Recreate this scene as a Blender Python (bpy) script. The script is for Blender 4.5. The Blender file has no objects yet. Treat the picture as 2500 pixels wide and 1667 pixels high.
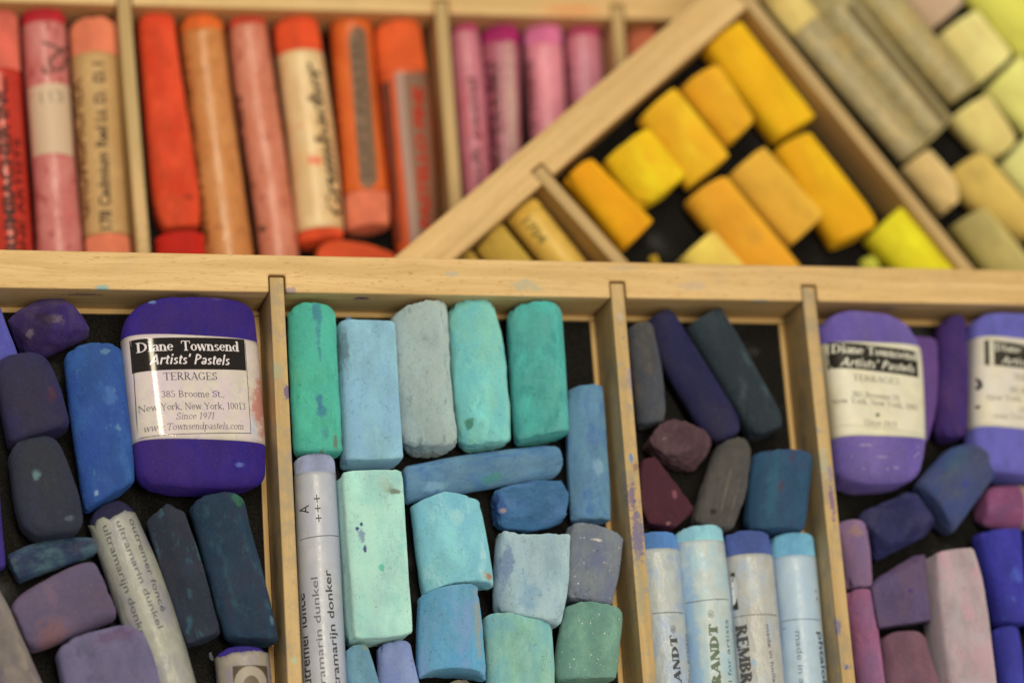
import bpy, bmesh, math, random
import numpy as np
from mathutils import Vector, Matrix, noise

scene = bpy.context.scene
COL = scene.collection
MM = 0.001

# ------------------------------------------------------------------ camera
cam_data = bpy.data.cameras.new('camera')
cam = bpy.data.objects.new('camera', cam_data)
COL.objects.link(cam)
R = Matrix(((0.96204, -0.01147, -0.27267), (-0.06811, 0.95742, -0.28056), (0.26428, 0.28848, 0.92029)))
cam.matrix_world = Matrix.Translation(Vector((-0.16906, -0.17395, 0.57058))) @ R.to_4x4()
cam_data.sensor_width = 36.0
cam_data.lens = 6617.0 / 2500.0 * 36.0
cam_data.clip_start = 0.02
cam_data.clip_end = 50.0
cam_data.dof.use_dof = True
cam_data.dof.focus_distance = 0.602
cam_data.dof.aperture_fstop = 5.7
cam_data.dof.aperture_blades = 7
scene.camera = cam

# ------------------------------------------------------------------ light
world = bpy.data.worlds.new('World')
scene.world = world
world.use_nodes = True
bg = world.node_tree.nodes['Background']
bg.inputs['Color'].default_value = (1.0, 0.92, 0.74, 1)
bg.inputs['Strength'].default_value = 0.30

def lamp(name, loc, aim, sx, sy, power, color):
    d = bpy.data.lights.new(name, 'AREA')
    d.shape = 'RECTANGLE'; d.size = sx; d.size_y = sy; d.energy = power; d.color = color
    o = bpy.data.objects.new(name, d); COL.objects.link(o)
    o.location = loc
    o.rotation_euler = (Vector(aim) - Vector(loc)).to_track_quat('-Z', 'Y').to_euler()
    return o
lamp('ceiling_lamp', (-0.05, 0.10, 1.45), (0, 0, 0), 0.17, 1.55, 20.0, (1.0, 0.885, 0.635))

scene.view_settings.view_transform = 'Standard'
scene.view_settings.look = 'None'
scene.view_settings.exposure = -0.07
scene.view_settings.gamma = 1.0
scene.view_settings.use_curve_mapping = False
scene.cycles.use_denoising = True
scene.cycles.max_bounces = 6
scene.cycles.diffuse_bounces = 4

# ------------------------------------------------------------------ colour and node helpers
def lin(v):
    v /= 255.0
    return v / 12.92 if v <= 0.04045 else ((v + 0.055) / 1.055) ** 2.4
TINT = (0.95, 0.86, 0.64)
GAIN = 0.98
def C(c):
    v = [GAIN * lin(x) / t for x, t in zip(c, TINT)]
    y = .3 * v[0] + .59 * v[1] + .11 * v[2]
    k = .09 if v[0] < max(v) else .02
    return tuple(min(0.9, x + (y - x) * k) for x in v) + (1.0,)

class NT:
    def __init__(self, name):
        self.m = bpy.data.materials.new(name); self.m.use_nodes = True
        self.t = self.m.node_tree; self.n = self.t.nodes; self.l = self.t.links
        self.p = self.n['Principled BSDF']
    def put(self, s, v):
        if isinstance(v, bpy.types.NodeSocket): self.l.new(v, s)
        else: s.default_value = v
    def math(self, op, a, b=None, c=None, clamp=False):
        x = self.n.new('ShaderNodeMath'); x.operation = op; x.use_clamp = clamp
        for s, v in zip(x.inputs, (a, b, c)):
            if v is not None: self.put(s, v)
        return x.outputs[0]
    def vmath(self, op, a, b=None):
        x = self.n.new('ShaderNodeVectorMath'); x.operation = op
        for s, v in zip(x.inputs, (a, b)):
            if v is not None: self.put(s, v)
        return x.outputs['Value'] if op in ('LENGTH', 'DISTANCE') else x.outputs[0]
    def noise(self, vec, scale, detail=3.0, rough=0.55, dist=0.0):
        x = self.n.new('ShaderNodeTexNoise'); x.noise_dimensions = '3D'
        self.l.new(vec, x.inputs['Vector'])
        x.inputs['Scale'].default_value = scale; x.inputs['Detail'].default_value = detail
        x.inputs['Roughness'].default_value = rough; x.inputs['Distortion'].default_value = dist
        return x.outputs['Fac']
    def step(self, v, lo, hi, a=0.0, b=1.0):
        x = self.n.new('ShaderNodeMapRange'); x.interpolation_type = 'SMOOTHSTEP'
        self.put(x.inputs['Value'], v)
        x.inputs['From Min'].default_value = lo; x.inputs['From Max'].default_value = hi
        x.inputs['To Min'].default_value = a; x.inputs['To Max'].default_value = b
        return x.outputs['Result']
    def mix(self, f, a, b):
        x = self.n.new('ShaderNodeMix'); x.data_type = 'RGBA'
        self.put(x.inputs['Factor'], f); self.put(x.inputs['A'], a) if False else None
        ins = [s for s in x.inputs if s.type == 'RGBA']
        self.put(ins[0], a); self.put(ins[1], b)
        return [s for s in x.outputs if s.type == 'RGBA'][0]
    def coords(self, seed):
        tc = self.n.new('ShaderNodeTexCoord')
        mm = self.vmath('MULTIPLY', tc.outputs['Object'], (1000.0, 1000.0, 1000.0))
        rng = random.Random(seed)
        off = (rng.uniform(-90, 90), rng.uniform(-90, 90), rng.uniform(-90, 90))
        return mm, self.vmath('ADD', mm, off)
    def bump(self, pairs):
        prev = None
        for h, strength, dist in pairs:
            b = self.n.new('ShaderNodeBump'); b.inputs['Strength'].default_value = strength
            b.inputs['Distance'].default_value = dist
            self.l.new(h, b.inputs['Height'])
            if prev is not None: self.l.new(prev, b.inputs['Normal'])
            prev = b.outputs['Normal']
        self.l.new(prev, self.p.inputs['Normal'])

def smudges(t, c, q, sm, st, q3=False):
    for i, (col, size, thr, soft) in enumerate(sm or []):
        qq = t.vmath('MULTIPLY', q, (1.0, 0.55, 1.0)) if size > 1.0 else q
        qq = t.vmath('ADD', qq, (17.0 * i + 3, -11.0 * i, 5.0 * i))
        n = t.noise(qq, 1.0 / (size * 1.6), 5.0, 0.62)
        f = t.math('MULTIPLY', t.step(n, thr - soft * .5, thr + soft * .5), 0.85)
        c = t.mix(f, c, C(col))
    nn = None
    for (x, y, rx, ry, col, s) in (st or []):
        if nn is None:
            nn = t.math('SUBTRACT', t.math('MULTIPLY_ADD', t.noise(q, 2.4, 4.0, 0.75), .75, t.noise(q, 0.5, 3.0, 0.6)), 0.875)
        d = t.vmath('SUBTRACT', q3, (x, y, 0.0))
        d = t.vmath('MULTIPLY', d, (1.0 / rx, 1.0 / ry, 0.0))
        r = t.math('MULTIPLY_ADD', nn, 1.9, t.vmath('LENGTH', d))
        f = t.math('MULTIPLY', t.step(r, 1.15, 0.45), s)
        c = t.mix(f, c, C(col))
    return c

def dusty(col, k, add):
    return tuple(min(250, v * k + add * a) for v, a in zip(col, (1.0, .97, .78)))

_seed = [0]
def nseed():
    _seed[0] += 1
    return _seed[0]

def pastel_mat(col, sm=None, st=None, spk=0.0, dust=1.0):
    t = NT('pastel'); mm, q = t.coords(nseed())
    c = C(col)
    n = t.noise(t.vmath('MULTIPLY', q, (1.0, .5, 1.0)), 0.16, 4.0, 0.6)
    c = t.mix(t.step(n, .35, .7), C(tuple(v * .9 for v in col)), C(tuple(min(255, v * 1.04 + 2) for v in col)))
    c = smudges(t, c, q, sm, st, mm)
    # fine chalk grain: pale dust and darker pores
    g = t.noise(q, 1.7, 5.0, 0.72)
    c = t.mix(t.step(g, .54, .72, 0, .34 * dust), c, C(dusty(col, .88, 44)))
    c = t.mix(t.step(g, .46, .28, 0, .42 * dust), c, C(tuple(v * .70 for v in col)))
    pit = t.noise(t.vmath('ADD', q, (40.0, 3.0, 9.0)), 1.1, 6.0, 0.72)
    c = t.mix(t.step(pit, .635, .675, 0, .62 * dust), c, C(tuple(v * .58 for v in col)))
    pit2 = t.noise(t.vmath('ADD', t.vmath('MULTIPLY', q, (1.6, .8, 1.6)), (4.0, 73.0, 19.0)), 1.2, 4.0, 0.75)
    c = t.mix(t.step(pit2, .655, .70, 0, .45 * dust), c, C(dusty(col, .9, 60)))
    # rubbed-on scuffs along the length
    sc = t.noise(t.vmath('MULTIPLY', q, (1.3, .16, 1.3)), 1.0, 3.0, 0.6)
    c = t.mix(t.step(sc, .62, .74, 0, .26 * dust), c, C(dusty(col, .92, 30)))
    # fine dark scratches, in patches
    ln = t.math('ABSOLUTE', t.math('SUBTRACT', t.noise(t.vmath('ADD', t.vmath('MULTIPLY', q, (1.0, .5, 1.0)), (7.0, 1.0, 33.0)), .55, 3.0, .6), .5))
    pm = t.step(t.noise(t.vmath('ADD', q, (0.0, 55.0, 2.0)), .22, 3.0, .6), .52, .62)
    crack = t.math('MULTIPLY', t.step(ln, .010, .003), pm)
    c = t.mix(t.math('MULTIPLY', crack, .5 * dust), c, C(tuple(v * .55 for v in col)))
    if spk > 0:
        v = t.n.new('ShaderNodeTexVoronoi'); v.feature = 'F1'
        t.l.new(q, v.inputs['Vector']); v.inputs['Scale'].default_value = 1 / .85
        sep = t.n.new('ShaderNodeSeparateColor'); t.l.new(v.outputs['Color'], sep.inputs[0])
        keep = t.math('GREATER_THAN', sep.outputs[0], 1.0 - .55 * spk)
        rad = t.math('MULTIPLY_ADD', sep.outputs[1], .13, .06)
        dot = t.math('LESS_THAN', v.outputs['Distance'], rad)
        c = t.mix(t.math('MULTIPLY', t.math('MULTIPLY', dot, keep), .85), c, C((235, 232, 215)))
    t.put(t.p.inputs['Base Color'], c)
    t.p.inputs['Roughness'].default_value = 0.78
    t.p.inputs['Diffuse Roughness'].default_value = 0.8
    t.p.inputs['Specular IOR Level'].default_value = 0.22
    t.bump([(t.noise(q, .55, 3.0, .6), .35, .0004), (g, .45, .00012), (t.step(pit, .60, .78), .5, -.00018), (sc, .25, .00015), (crack, .5, -.0002)])
    return t.m

def paper_mat(w):
    t = NT('paper'); mm, q = t.coords(nseed())
    col = w['col']
    n = t.noise(q, .3, 4.0, .6)
    c = t.mix(t.step(n, .35, .7), C(tuple(v * .95 for v in col)), C(tuple(min(255, v * 1.02) for v in col)))
    c = smudges(t, c, q, w.get('sm'), w.get('st'), mm)
    g = t.noise(q, 3.0, 4.0, .7)
    c = t.mix(t.step(g, .5, .75, 0, .25), c, C(tuple(v * .82 for v in col)))
    t.put(t.p.inputs['Base Color'], c)
    rn = t.noise(q, .8, 3.0, .6)
    t.put(t.p.inputs['Roughness'], t.step(rn, .3, .75, w['rough'] * .8, min(1, w['rough'] * 1.5)))
    t.p.inputs['Specular IOR Level'].default_value = 0.5
    wr = w.get('wr', .15)
    t.bump([(t.noise(t.vmath('MULTIPLY', q, (1.0, .3, 1.0)), .5, 4.0, .65, .6), min(1, .5 * wr + .015), .0005),
            (t.noise(q, 1.5, 3.0, .6), min(1, .35 * wr + .02), .0002)])
    return t.m

_ink = {}
def ink_mat(col, rough=.42):
    rough = .10 if rough < .1 else .45
    if (col, rough) not in _ink:
        t = NT('printing_ink'); mm, q = t.coords(5)
        g = t.noise(q, 3.5, 3.0, .7)
        c = t.mix(t.step(g, .5, .78, 0, .5), C(col), C(tuple(v * .75 + 50 for v in col)))
        t.put(t.p.inputs['Base Color'], c)
        t.p.inputs['Roughness'].default_value = rough
        t.p.inputs['Specular IOR Level'].default_value = .5 if rough < .2 else .25
        _ink[(col, rough)] = t.m
    return _ink[(col, rough)]

def wood_mat(col, st=(), side=0.0, ply=False, sm=()):
    t = NT('beech_wood' if not ply else 'plywood'); mm, q = t.coords(nseed())
    warp = t.noise(t.vmath('MULTIPLY', q, (.02, .1, .1)), 1.0, 2.0, .5)
    wv = t.n.new('ShaderNodeCombineXYZ')
    t.put(wv.inputs[1], t.math('MULTIPLY', warp, 6.0))
    qq = t.vmath('ADD', q, wv.outputs[0])
    n1 = t.noise(t.vmath('MULTIPLY', qq, (.018, .42, .42)), 1.0, 4.0, .6)
    c = t.mix(t.step(n1, .3, .7), C(tuple(v * k for v, k in zip(col, (.93, .91, .85)))), C(tuple(min(255, v * 1.03) for v in col)))
    n2 = t.noise(t.vmath('MULTIPLY', qq, (.10, 1.6, 1.6)), 1.0, 4.0, .65)
    c = t.mix(t.step(n2, .45, .72, 0, .30 if not ply else .14), c, C(tuple(v * k for v, k in zip(col, (.80, .72, .58)))))
    fl = t.noise(t.vmath('MULTIPLY', qq, (.42, 3.4, 3.4)), 1.0, 2.0, .5)
    c = t.mix(t.step(fl, .62, .70, 0, .5 if not ply else .12), c, C(tuple(v * k for v, k in zip(col, (.72, .60, .44)))))
    big = t.noise(q, .05, 4.0, .6)
    c = t.mix(t.step(big, .5, .75, 0, .30), c, C((190, 160, 110)))
    for i, (colr, size, thr, soft) in enumerate(sm):
        n = t.noise(t.vmath('ADD', q, (31.0 * i + 7, 13.0 * i, 3)), 1.0 / size, 6.0, .7)
        c = t.mix(t.step(n, thr - soft * .5, thr + soft * .5, 0, .75), c, C(colr))
    nn = None
    for (x, y, z, rx, ry, rz, colr, s) in st:
        if nn is None:
            nn = t.math('SUBTRACT', t.noise(q, .8, 6.0, .75), .5)
        d = t.vmath('MULTIPLY', t.vmath('SUBTRACT', mm, (x, y, z)), (1 / rx, 1 / ry, 1 / rz))
        r = t.math('MULTIPLY_ADD', nn, 3.0, t.vmath('LENGTH', d))
        c = t.mix(t.math('MULTIPLY', t.step(r, 1.1, .6), s), c, C(colr))
    t.put(t.p.inputs['Base Color'], c)
    t.p.inputs['Roughness'].default_value = .55
    t.p.inputs['Specular IOR Level'].default_value = .35
    t.bump([(n2, .25, .0002), (fl, .3, -.00012), (t.noise(q, 2.5, 3.0, .6), .18, .0001)])
    return t.m

def foam_mat():
    t = NT('black_foam'); mm, q = t.coords(nseed())
    g = t.noise(q, 1.8, 4.0, .7)
    c = t.mix(t.step(g, .4, .7), C((20, 18, 15)), C((40, 37, 31)))
    d = t.noise(q, .085, 5.0, .62)
    c = t.mix(t.step(d, .56, .78, 0, .5), c, C((84, 80, 74)))
    s = t.noise(q, 1.1, 5.0, .75)
    c = t.mix(t.step(s, .70, .78, 0, .5), c, C((120, 112, 108)))
    t.put(t.p.inputs['Base Color'], c)
    t.p.inputs['Roughness'].default_value = .95
    t.p.inputs['Specular IOR Level'].default_value = .1
    t.bump([(g, .5, .0003)])
    return t.m

# ------------------------------------------------------------------ object helpers
def link(name, me, mat=None, parent=None, loc=(0, 0, 0), rz=0.0):
    o = bpy.data.objects.new(name, me); COL.objects.link(o)
    o.location = loc; o.rotation_euler = (0, 0, rz)
    if parent is not None: o.parent = parent
    if mat is not None: me.materials.append(mat)
    return o

def tag(o, label, cat, group=None):
    o['label'] = label; o['category'] = cat
    if group: o['group'] = group

def empty(name, loc, rz=0.0):
    o = bpy.data.objects.new(name, None); COL.objects.link(o)
    o.empty_display_size = 0.01
    o.location = loc; o.rotation_euler = (0, 0, rz)
    return o

def smooth(me, on=True):
    me.polygons.foreach_set('use_smooth', [on] * len(me.polygons))

def prism(name, parent, outline, z0, z1, mat, loc=(0, 0), rz=0.0, bev=0.35):
    """a plan outline (mm, local) with real height, its edges eased"""
    bm = bmesh.new()
    cz = (z0 + z1) / 2
    vs = [bm.verts.new((x * MM, y * MM, (z0 - cz) * MM)) for x, y in outline]
    f = bm.faces.new(vs)
    r = bmesh.ops.extrude_face_region(bm, geom=[f])
    bmesh.ops.translate(bm, verts=[v for v in r['geom'] if isinstance(v, bmesh.types.BMVert)], vec=(0, 0, (z1 - z0) * MM))
    bmesh.ops.recalc_face_normals(bm, faces=bm.faces)
    if bev:
        bmesh.ops.bevel(bm, geom=list(bm.edges), offset=bev * MM, segments=2, profile=.5, affect='EDGES', clamp_overlap=True)
    me = bpy.data.meshes.new(name); bm.to_mesh(me); bm.free()
    return link(name, me, mat, parent, (loc[0] * MM, loc[1] * MM, cz * MM), rz)

def box(name, parent, cx, cy, lx, ly, z0, z1, mat, rz=0.0, bev=.3):
    a, b = lx / 2, ly / 2
    return prism(name, parent, [(-a, -b), (a, -b), (a, b), (-a, b)], z0, z1, mat, (cx, cy), rz, bev)

# ------------------------------------------------------------------ setting
def table():
    t = NT('table_top'); mm, q = t.coords(nseed())
    n = t.noise(t.vmath('MULTIPLY', q, (.01, .2, .2)), 1.0, 4.0, .6)
    t.put(t.p.inputs['Base Color'], t.mix(t.step(n, .3, .7), C((120, 100, 78)), C((140, 118, 90))))
    t.p.inputs['Roughness'].default_value = .6
    bm = bmesh.new(); s = .9
    bmesh.ops.create_grid(bm, x_segments=1, y_segments=1, size=s)
    me = bpy.data.meshes.new('table'); bm.to_mesh(me); bm.free()
    o = link('table', me, t.m, None, (0, 0, -.0757)); o['kind'] = 'structure'
table()

# ------------------------------------------------------------------ wooden trays
BEECH = (223, 182, 117)
PLY = (196, 162, 104)
def notched(x0, x1, y0, y1, cuts, depth=4.2, w=3.9, cuts_at='y0'):
    """rail outline; notches cut into its y0 edge at the given x"""
    pts = [(x0, y0)]
    for c in sorted(cuts):
        pts += [(c - w / 2, y0), (c - w / 2, y0 + depth), (c + w / 2, y0 + depth), (c + w / 2, y0)]
    pts += [(x1, y0), (x1, y1), (x0, y1)]
    return pts

def tray(label, origin, rz, x0, x1, yf, yb, ylen, cuts, top, rail_st, div_st, div_tilt=None, sm=(), floor_dz=-14.5, strips=True, deep=0.0):
    """a pastel tray: back rail (front edge yf, back edge yb), side and front rails, dividers let into the rails, foam bed.
    everything in mm in the tray's own frame, top of the rails at 0"""
    t = empty('pastel_tray', (origin[0] * MM, origin[1] * MM, (top - 20.5 - deep) * MM), rz)
    tag(t, label, 'wooden tray', 'stacked wooden pastel trays')
    def z(v): return v + 20.5 + deep
    bot = -18.0; base = -20.5 - deep
    ye = yf - ylen
    # back rail, notched for the dividers
    rm = wood_mat(BEECH, rail_st)
    cx, cy = (x0 + x1) / 2, (yf + yb) / 2
    ol = [(a - cx, b - cy) for a, b in notched(x0, x1, yf, yb, cuts)]
    prism('rail', t, ol, z(bot), z(0), rm, (cx, cy), 0, .45)
    wdt = yb - yf
    box('rail', t, x0 + wdt / 2, (yf + ye) / 2, ylen - .1, wdt, z(bot), z(-.05), wood_mat(BEECH), math.pi / 2, .45)
    box('rail', t, x1 - wdt / 2, (yf + ye) / 2, ylen - .1, wdt, z(bot), z(-.05), wood_mat(BEECH), math.pi / 2, .45)
    box('rail', t, cx, ye - wdt / 2, x1 - x0, wdt, z(bot), z(0), wood_mat(BEECH), 0, .45)
    box('base_board', t, cx, (yb + ye - wdt) / 2, x1 - x0 - .6, yb - ye + wdt - .6, z(base), z(bot - .02), wood_mat(PLY, ply=True), 0, .3)
    edges = [x0 + wdt] + [c for c in sorted(cuts)] + [x1 - wdt]
    fm = foam_mat()
    strip = wood_mat((214, 172, 104), ply=True)
    for i in range(len(edges) - 1):
        a = edges[i] + (1.65 if i > 0 else .05); b = edges[i + 1] - (1.65 if i < len(edges) - 2 else .05)
        box('foam_pad', t, (a + b) / 2, (yf + ye) / 2, b - a - (2.6 if strips else .1), yf - ye - (2.6 if strips else .1), z(bot), z(floor_dz), fm, 0, .2)
        if not strips: continue
        box('trim_strip', t, (a + b) / 2, yf - .64, b - a - .1, 1.2, z(bot), z(floor_dz + .5), strip, 0, .15)
        box('trim_strip', t, b - .66, (yf + ye) / 2 - .65, yf - ye - 1.5, 1.2, z(bot), z(floor_dz + .5), strip, math.pi / 2, .15)
    for i, c in enumerate(sorted(cuts)):
        L = ylen + 3.7
        dm = wood_mat(PLY, div_st[i] if div_st else (), ply=True, sm=sm)
        tilt = (div_tilt[i] if div_tilt else 0)
        yc = yf + 3.7 - L / 2
        box('divider', t, c + math.sin(tilt) * (L / 2 - 3), yc, L, 3.2, z(bot), z(-.55), dm, math.pi / 2 + tilt, .22)
    return t

VIO, TEA, GRB, RED = (92, 70, 122), (110, 170, 160), (160, 165, 150), (214, 110, 70)
railA = [(-66, -1, 4.6, 5, .9, 2, (158, 132, 148), .7), (-102.5, 3.4, 4.6, 1.2, .6, 2, (80, 64, 96), .95), (-106, 3.7, 4.6, .9, .5, 2, (110, 90, 110), .8),
         (-89, -4.2, 9, 1.6, .9, 1.2, TEA, .8), (8.5, -1.8, 9, 4.5, 1.6, 2, (180, 168, 128), .8), (-9, .6, 9, 2.2, .8, 2, (176, 168, 134), .7),
         (49, -1.2, 9, 4, 1.4, 2, (196, 166, 126), .7), (-30, -4.5, 5.5, 1.9, 1, .9, (70, 52, 100), .95), (-93, -4.5, 5, 5, 1, 1.2, (110, 78, 80), .6),
         (32, 3, 9, 5, .8, 2, (190, 160, 118), .6), (-48, -4, 9, 3, .8, 1.5, (130, 110, 140), .6), (-70, -4.5, 6, 4, 1, 1.5, (120, 84, 90), .5), (66, -4.3, 8, 3, .7, 1.2, (140, 160, 160), .6),
         (100, -4.5, 4, 3, 1, 1.5, (120, 90, 130), .6)]
# divider stains: local x runs along the divider, away from the viewer is positive
divA = [[(44, .8, 8, 2.5, 1.6, 1.5, (160, 158, 118), .8), (39, -1.2, 8, 2, .8, 3, VIO, .8), (-21, 0, 8, 1.2, 1.1, 1, (160, 185, 150), .8), (2, 1.7, -2, 8, 1, 5, (104, 76, 84), .5), (50, -1.5, 7, 1.2, .7, 1.5, VIO, .7)],
        [(6.5, 0, 8, 8, 1.6, 2, (104, 96, 128), .85), (15, .6, 8, 4, 1.2, 2, (90, 78, 122), .75), (42, -1.5, 8, 4.5, .9, 2, (150, 128, 150), .7), (24, 0, 8, 1.3, .5, 2, (70, 130, 170), .9), (22, -.8, 8, 1.4, .7, 2, (140, 105, 80), .9), (58, 0, 8, 1.5, 1, 1, (175, 170, 160), .6), (-8, .5, 8, 10, 1.2, 2, (150, 145, 110), .6)],
        [(40, 1.6, 2, 3, 1, 3, (104, 96, 84), .4), (30, 1.6, 0, 2.5, 1, 3, (108, 98, 84), .35), (13, -.4, 8, 5, .8, 2, (120, 84, 118), .85), (20, -.8, 8, 2, .6, 2, (130, 110, 150), .7), (-25, 0, 8, 1.1, 1.2, 1.2, (70, 90, 140), .95), (-16, 1.2, 8, 2.2, .7, 2, (90, 90, 140), .7), (23, .6, 8, 5, .9, 2, (168, 174, 140), .6)]]
tray('beech tray of blue and violet pastels in front, lying on top of the stack', (0, 0), 0.0, -176, 168, 10.9, 19.75, 128, [-53.9, 26.6, 74.45], 0.0, railA, divA,
     sm=[((158, 138, 104), 7, .54, .2), ((146, 140, 128), 3, .62, .14), ((118, 96, 130), 1.5, .68, .06)], deep=11.0)
angU = math.radians(1.1)
railU = [(55, -2.5, 9, 9, 2, 3, (226, 140, 78), .6), (20, -3.5, 8, 4, 1.5, 2, (210, 120, 70), .4)]
tray('beech tray of red and pink pastels at the back left, lowest in the stack', (-31.1, 104.4), angU, -170, 200, 0.0, 9.0, 190, [-47.3, 34.9, 82.9], -55.0, railU,
     [[(40, 0, 8, 14, 1.5, 3, (222, 176, 116), .7)], [(60, 1.6, 2, 12, 1, 6, (160, 96, 50), .5)], None or []], div_tilt=[.027, -.009, -.02], strips=False)
angD = math.radians(40.4)
railD = [(85, -1, 9, 7, 3, 3, (222, 184, 80), .6), (30, 1, 9, 6, 2, 2, (214, 170, 100), .4)]
tray('beech tray of yellow pastels turned askew on top of the red tray', (76.44, 98.38), angD, -185, 105, 0.0, 9.9, 150, [-71.9, 5.4], -32.0, railD, [[], []], div_tilt=[-.017, -.074], strips=False)

# ------------------------------------------------------------------ pastel shapes
def resample(pts, n):
    p = np.array(pts, float)
    if len(p) > 2:   # smooth corner-cut so measured corners read as curves
        for _ in range(2):
            q = [p[0]]
            for a, b in zip(p[:-1], p[1:]):
                q += [a * .75 + b * .25, a * .25 + b * .75]
            q.append(p[-1]); p = np.array(q)
    d = np.r_[0, np.cumsum(np.linalg.norm(np.diff(p, axis=0), axis=1))]
    s = np.linspace(0, d[-1], n)
    return np.stack([np.interp(s, d, p[:, 0]), np.interp(s, d, p[:, 1])], 1)

class Loft:
    """a stick or block lying on the tray bed: two measured side lines, a height and a rounded cross-section"""
    def __init__(self, it):
        NS = 61
        L, Rr = resample(it['L'], NS), resample(it['R'], NS)
        c = (L + Rr) / 2
        ax = c[0] - c[-1]; self.len = np.linalg.norm(ax); ax = ax / self.len
        self.ang = math.atan2(ax[1], ax[0]) - math.pi / 2
        self.o = (c[0] + c[-1]) / 2
        self.z = it['z']
        ca, sa = math.cos(-self.ang), math.sin(-self.ang)
        self.rot = np.array([[ca, -sa], [sa, ca]])
        self.L, self.R = self.loc(L), self.loc(Rr)
        if self.L[:, 0].mean() > self.R[:, 0].mean():
            self.L, self.R = self.R, self.L
        n0 = it.get('n', 2.3); self.n = max(2.05, n0 - .25) if n0 <= 2.65 else n0; self.h = it['h']
        self.t = np.linspace(0, 1, NS)
        self.b0, self.b1 = .8 * it.get('b0', 0.4), .8 * it.get('b1', 0.4)
        self.re = .5 * it.get('re', 1.2); self.inset = None; self.tri = it.get('tri'); self.facet = it.get('facet', 0)
        self.disp = .62 * it.get('disp', .14)
        self.seed = Vector((random.uniform(-99, 99), random.uniform(-99, 99), random.uniform(-99, 99)))
        cc = (self.L + self.R) / 2
        self.cy = cc[::-1, 1].copy(); self.cx = cc[::-1, 0].copy()
        self.hw = (np.linalg.norm(self.R - self.L, axis=1) / 2)[::-1].copy()
    def loc(self, p):
        return (np.array(p, float) - self.o) @ self.rot.T
    def lr(self, t):
        t = min(1, max(0, t))
        f = lambda a: np.array([np.interp(t, self.t, a[:, 0]), np.interp(t, self.t, a[:, 1])])
        return f(self.L), f(self.R)
    def sec(self, phi, n):
        c, s = math.cos(phi), math.sin(phi)
        x = math.copysign(abs(c) ** (2 / n), c); y = math.copysign(abs(s) ** (2 / n), s)
        if self.facet:
            k = self.facet; w = 2 * math.pi / k
            a = ((phi + w * .35) % w) - w / 2
            r = math.cos(w / 2) / math.cos(a)
            r = .35 + .65 * r if k > 7 else .15 + .85 * r
            r /= (math.cos(w / 2) * .5 + .5)
            x *= r; y *= r
        return x, y
    def surf(self, x, y, th=0.0):
        xc = np.interp(y, self.cy, self.cx); hw = np.interp(y, self.cy, self.hw) + th
        u = min(.985, abs((x - xc) / hw))
        return self.h / 2 + (self.h / 2 + th) * (1 - u ** self.n) ** (1 / self.n)
    def mesh(self, name, nphi=56):
        rings = []
        hw_min = min(self.hw[0], self.hw[-1], self.h / 2)
        re = min(self.re, hw_min * .92)
        NB = 6
        def end(t_end, sgn):
            out = []
            for k in range(NB + 1):
                a = (math.pi / 2) * k / NB
                out.append((re * (1 - math.sin(a)), re * (1 - math.cos(a)), 1.0))
            for f in (.75, .5, .25):
                out.append((0.0, re, f))
            return out
        e = end(0, 1)
        ringspec = [(d / self.len, ins, f) for d, ins, f in reversed(e)]
        body = np.linspace(re / self.len, 1 - re / self.len, max(10, int(self.len / 1.1)))[1:-1]
        ringspec += [(t, 0.0, 1.0) for t in body]
        ringspec += [(1 - d / self.len, ins, f) for d, ins, f in e]
        vs, fs = [], []
        def bulge(t, u):
            y = 0.0
            d0 = t * self.len; d1 = (1 - t) * self.len
            for b, d, s in ((self.b0, d0, 1), (self.b1, d1, -1)):
                rng = 3.2 * abs(b) + 2.5
                if d < rng and b:
                    w = (1 - d / rng) ** 1.6
                    sh = 1 - min(1.0, abs(u) ** 3.2)
                    ua = self.tri if s > 0 else None
                    if ua is not None: sh = max(0.0, 1 - abs(u - ua) / ((1 + ua) if u < ua else (1 - ua)))
                    y += s * b * sh * w - (s * b * .12 * w)
            return y
        n_r = len(ringspec)
        for (t, ins, f) in ringspec:
            l, r = self.lr(t)
            c = (l + r) / 2; w = (r - l) / 2; wl = np.linalg.norm(w)
            sw = max(.05, (wl - ins) / wl) * f; sh = max(.05, (self.h / 2 - ins) / (self.h / 2)) * f
            for j in range(nphi):
                x, zz = self.sec(2 * math.pi * j / nphi, self.n)
                if self.inset and min(self.inset) < c[1] < max(self.inset):
                    sw = (wl - .3) / wl; sh = (self.h / 2 - .3) / (self.h / 2)
                p = c + w * (x * sw)
                vs.append(self.jit(p[0], p[1] + bulge(t, x * sw), self.h / 2 + self.h / 2 * zz * sh, x * sw, zz * sh, t))
        for i in range(n_r - 1):
            for j in range(nphi):
                a = i * nphi + j; b = i * nphi + (j + 1) % nphi
                fs.append((a, b, b + nphi, a + nphi))
        for i, flip in ((0, 1), (n_r - 1, 0)):
            f = list(range(i * nphi, (i + 1) * nphi))
            fs.append(tuple(f if flip else f[::-1]))
        me = bpy.data.meshes.new(name)
        me.from_pydata([(x * MM, y * MM, z * MM) for x, y, z in vs], [], fs)
        bm = bmesh.new(); bm.from_mesh(me); bmesh.ops.recalc_face_normals(bm, faces=bm.faces); bm.to_mesh(me); bm.free()
        smooth(me)
        return me
    def jit(self, x, y, z, u, v, t):
        if not self.disp: return (x, y, z)
        p = Vector((x, y, z)) + self.seed
        endw = max(0.0, 1 - min(t, 1 - t) * self.len / 2.2)
        a = noise.noise_vector(p * .16) * self.disp * 1.6 + noise.noise_vector(p * .55) * self.disp * .7
        a += noise.noise_vector(p * 1.4) * self.disp * (.3 + 1.5 * endw)
        # chips knocked out of the rims
        if endw > 0:
            ch = noise.noise(p * .45 + Vector((9, 9, 9)))
            if ch > .12: a += Vector((-u, 0, -v)) * (ch - .12) * 2.6 * endw * (.5 + self.disp * 2)
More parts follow.
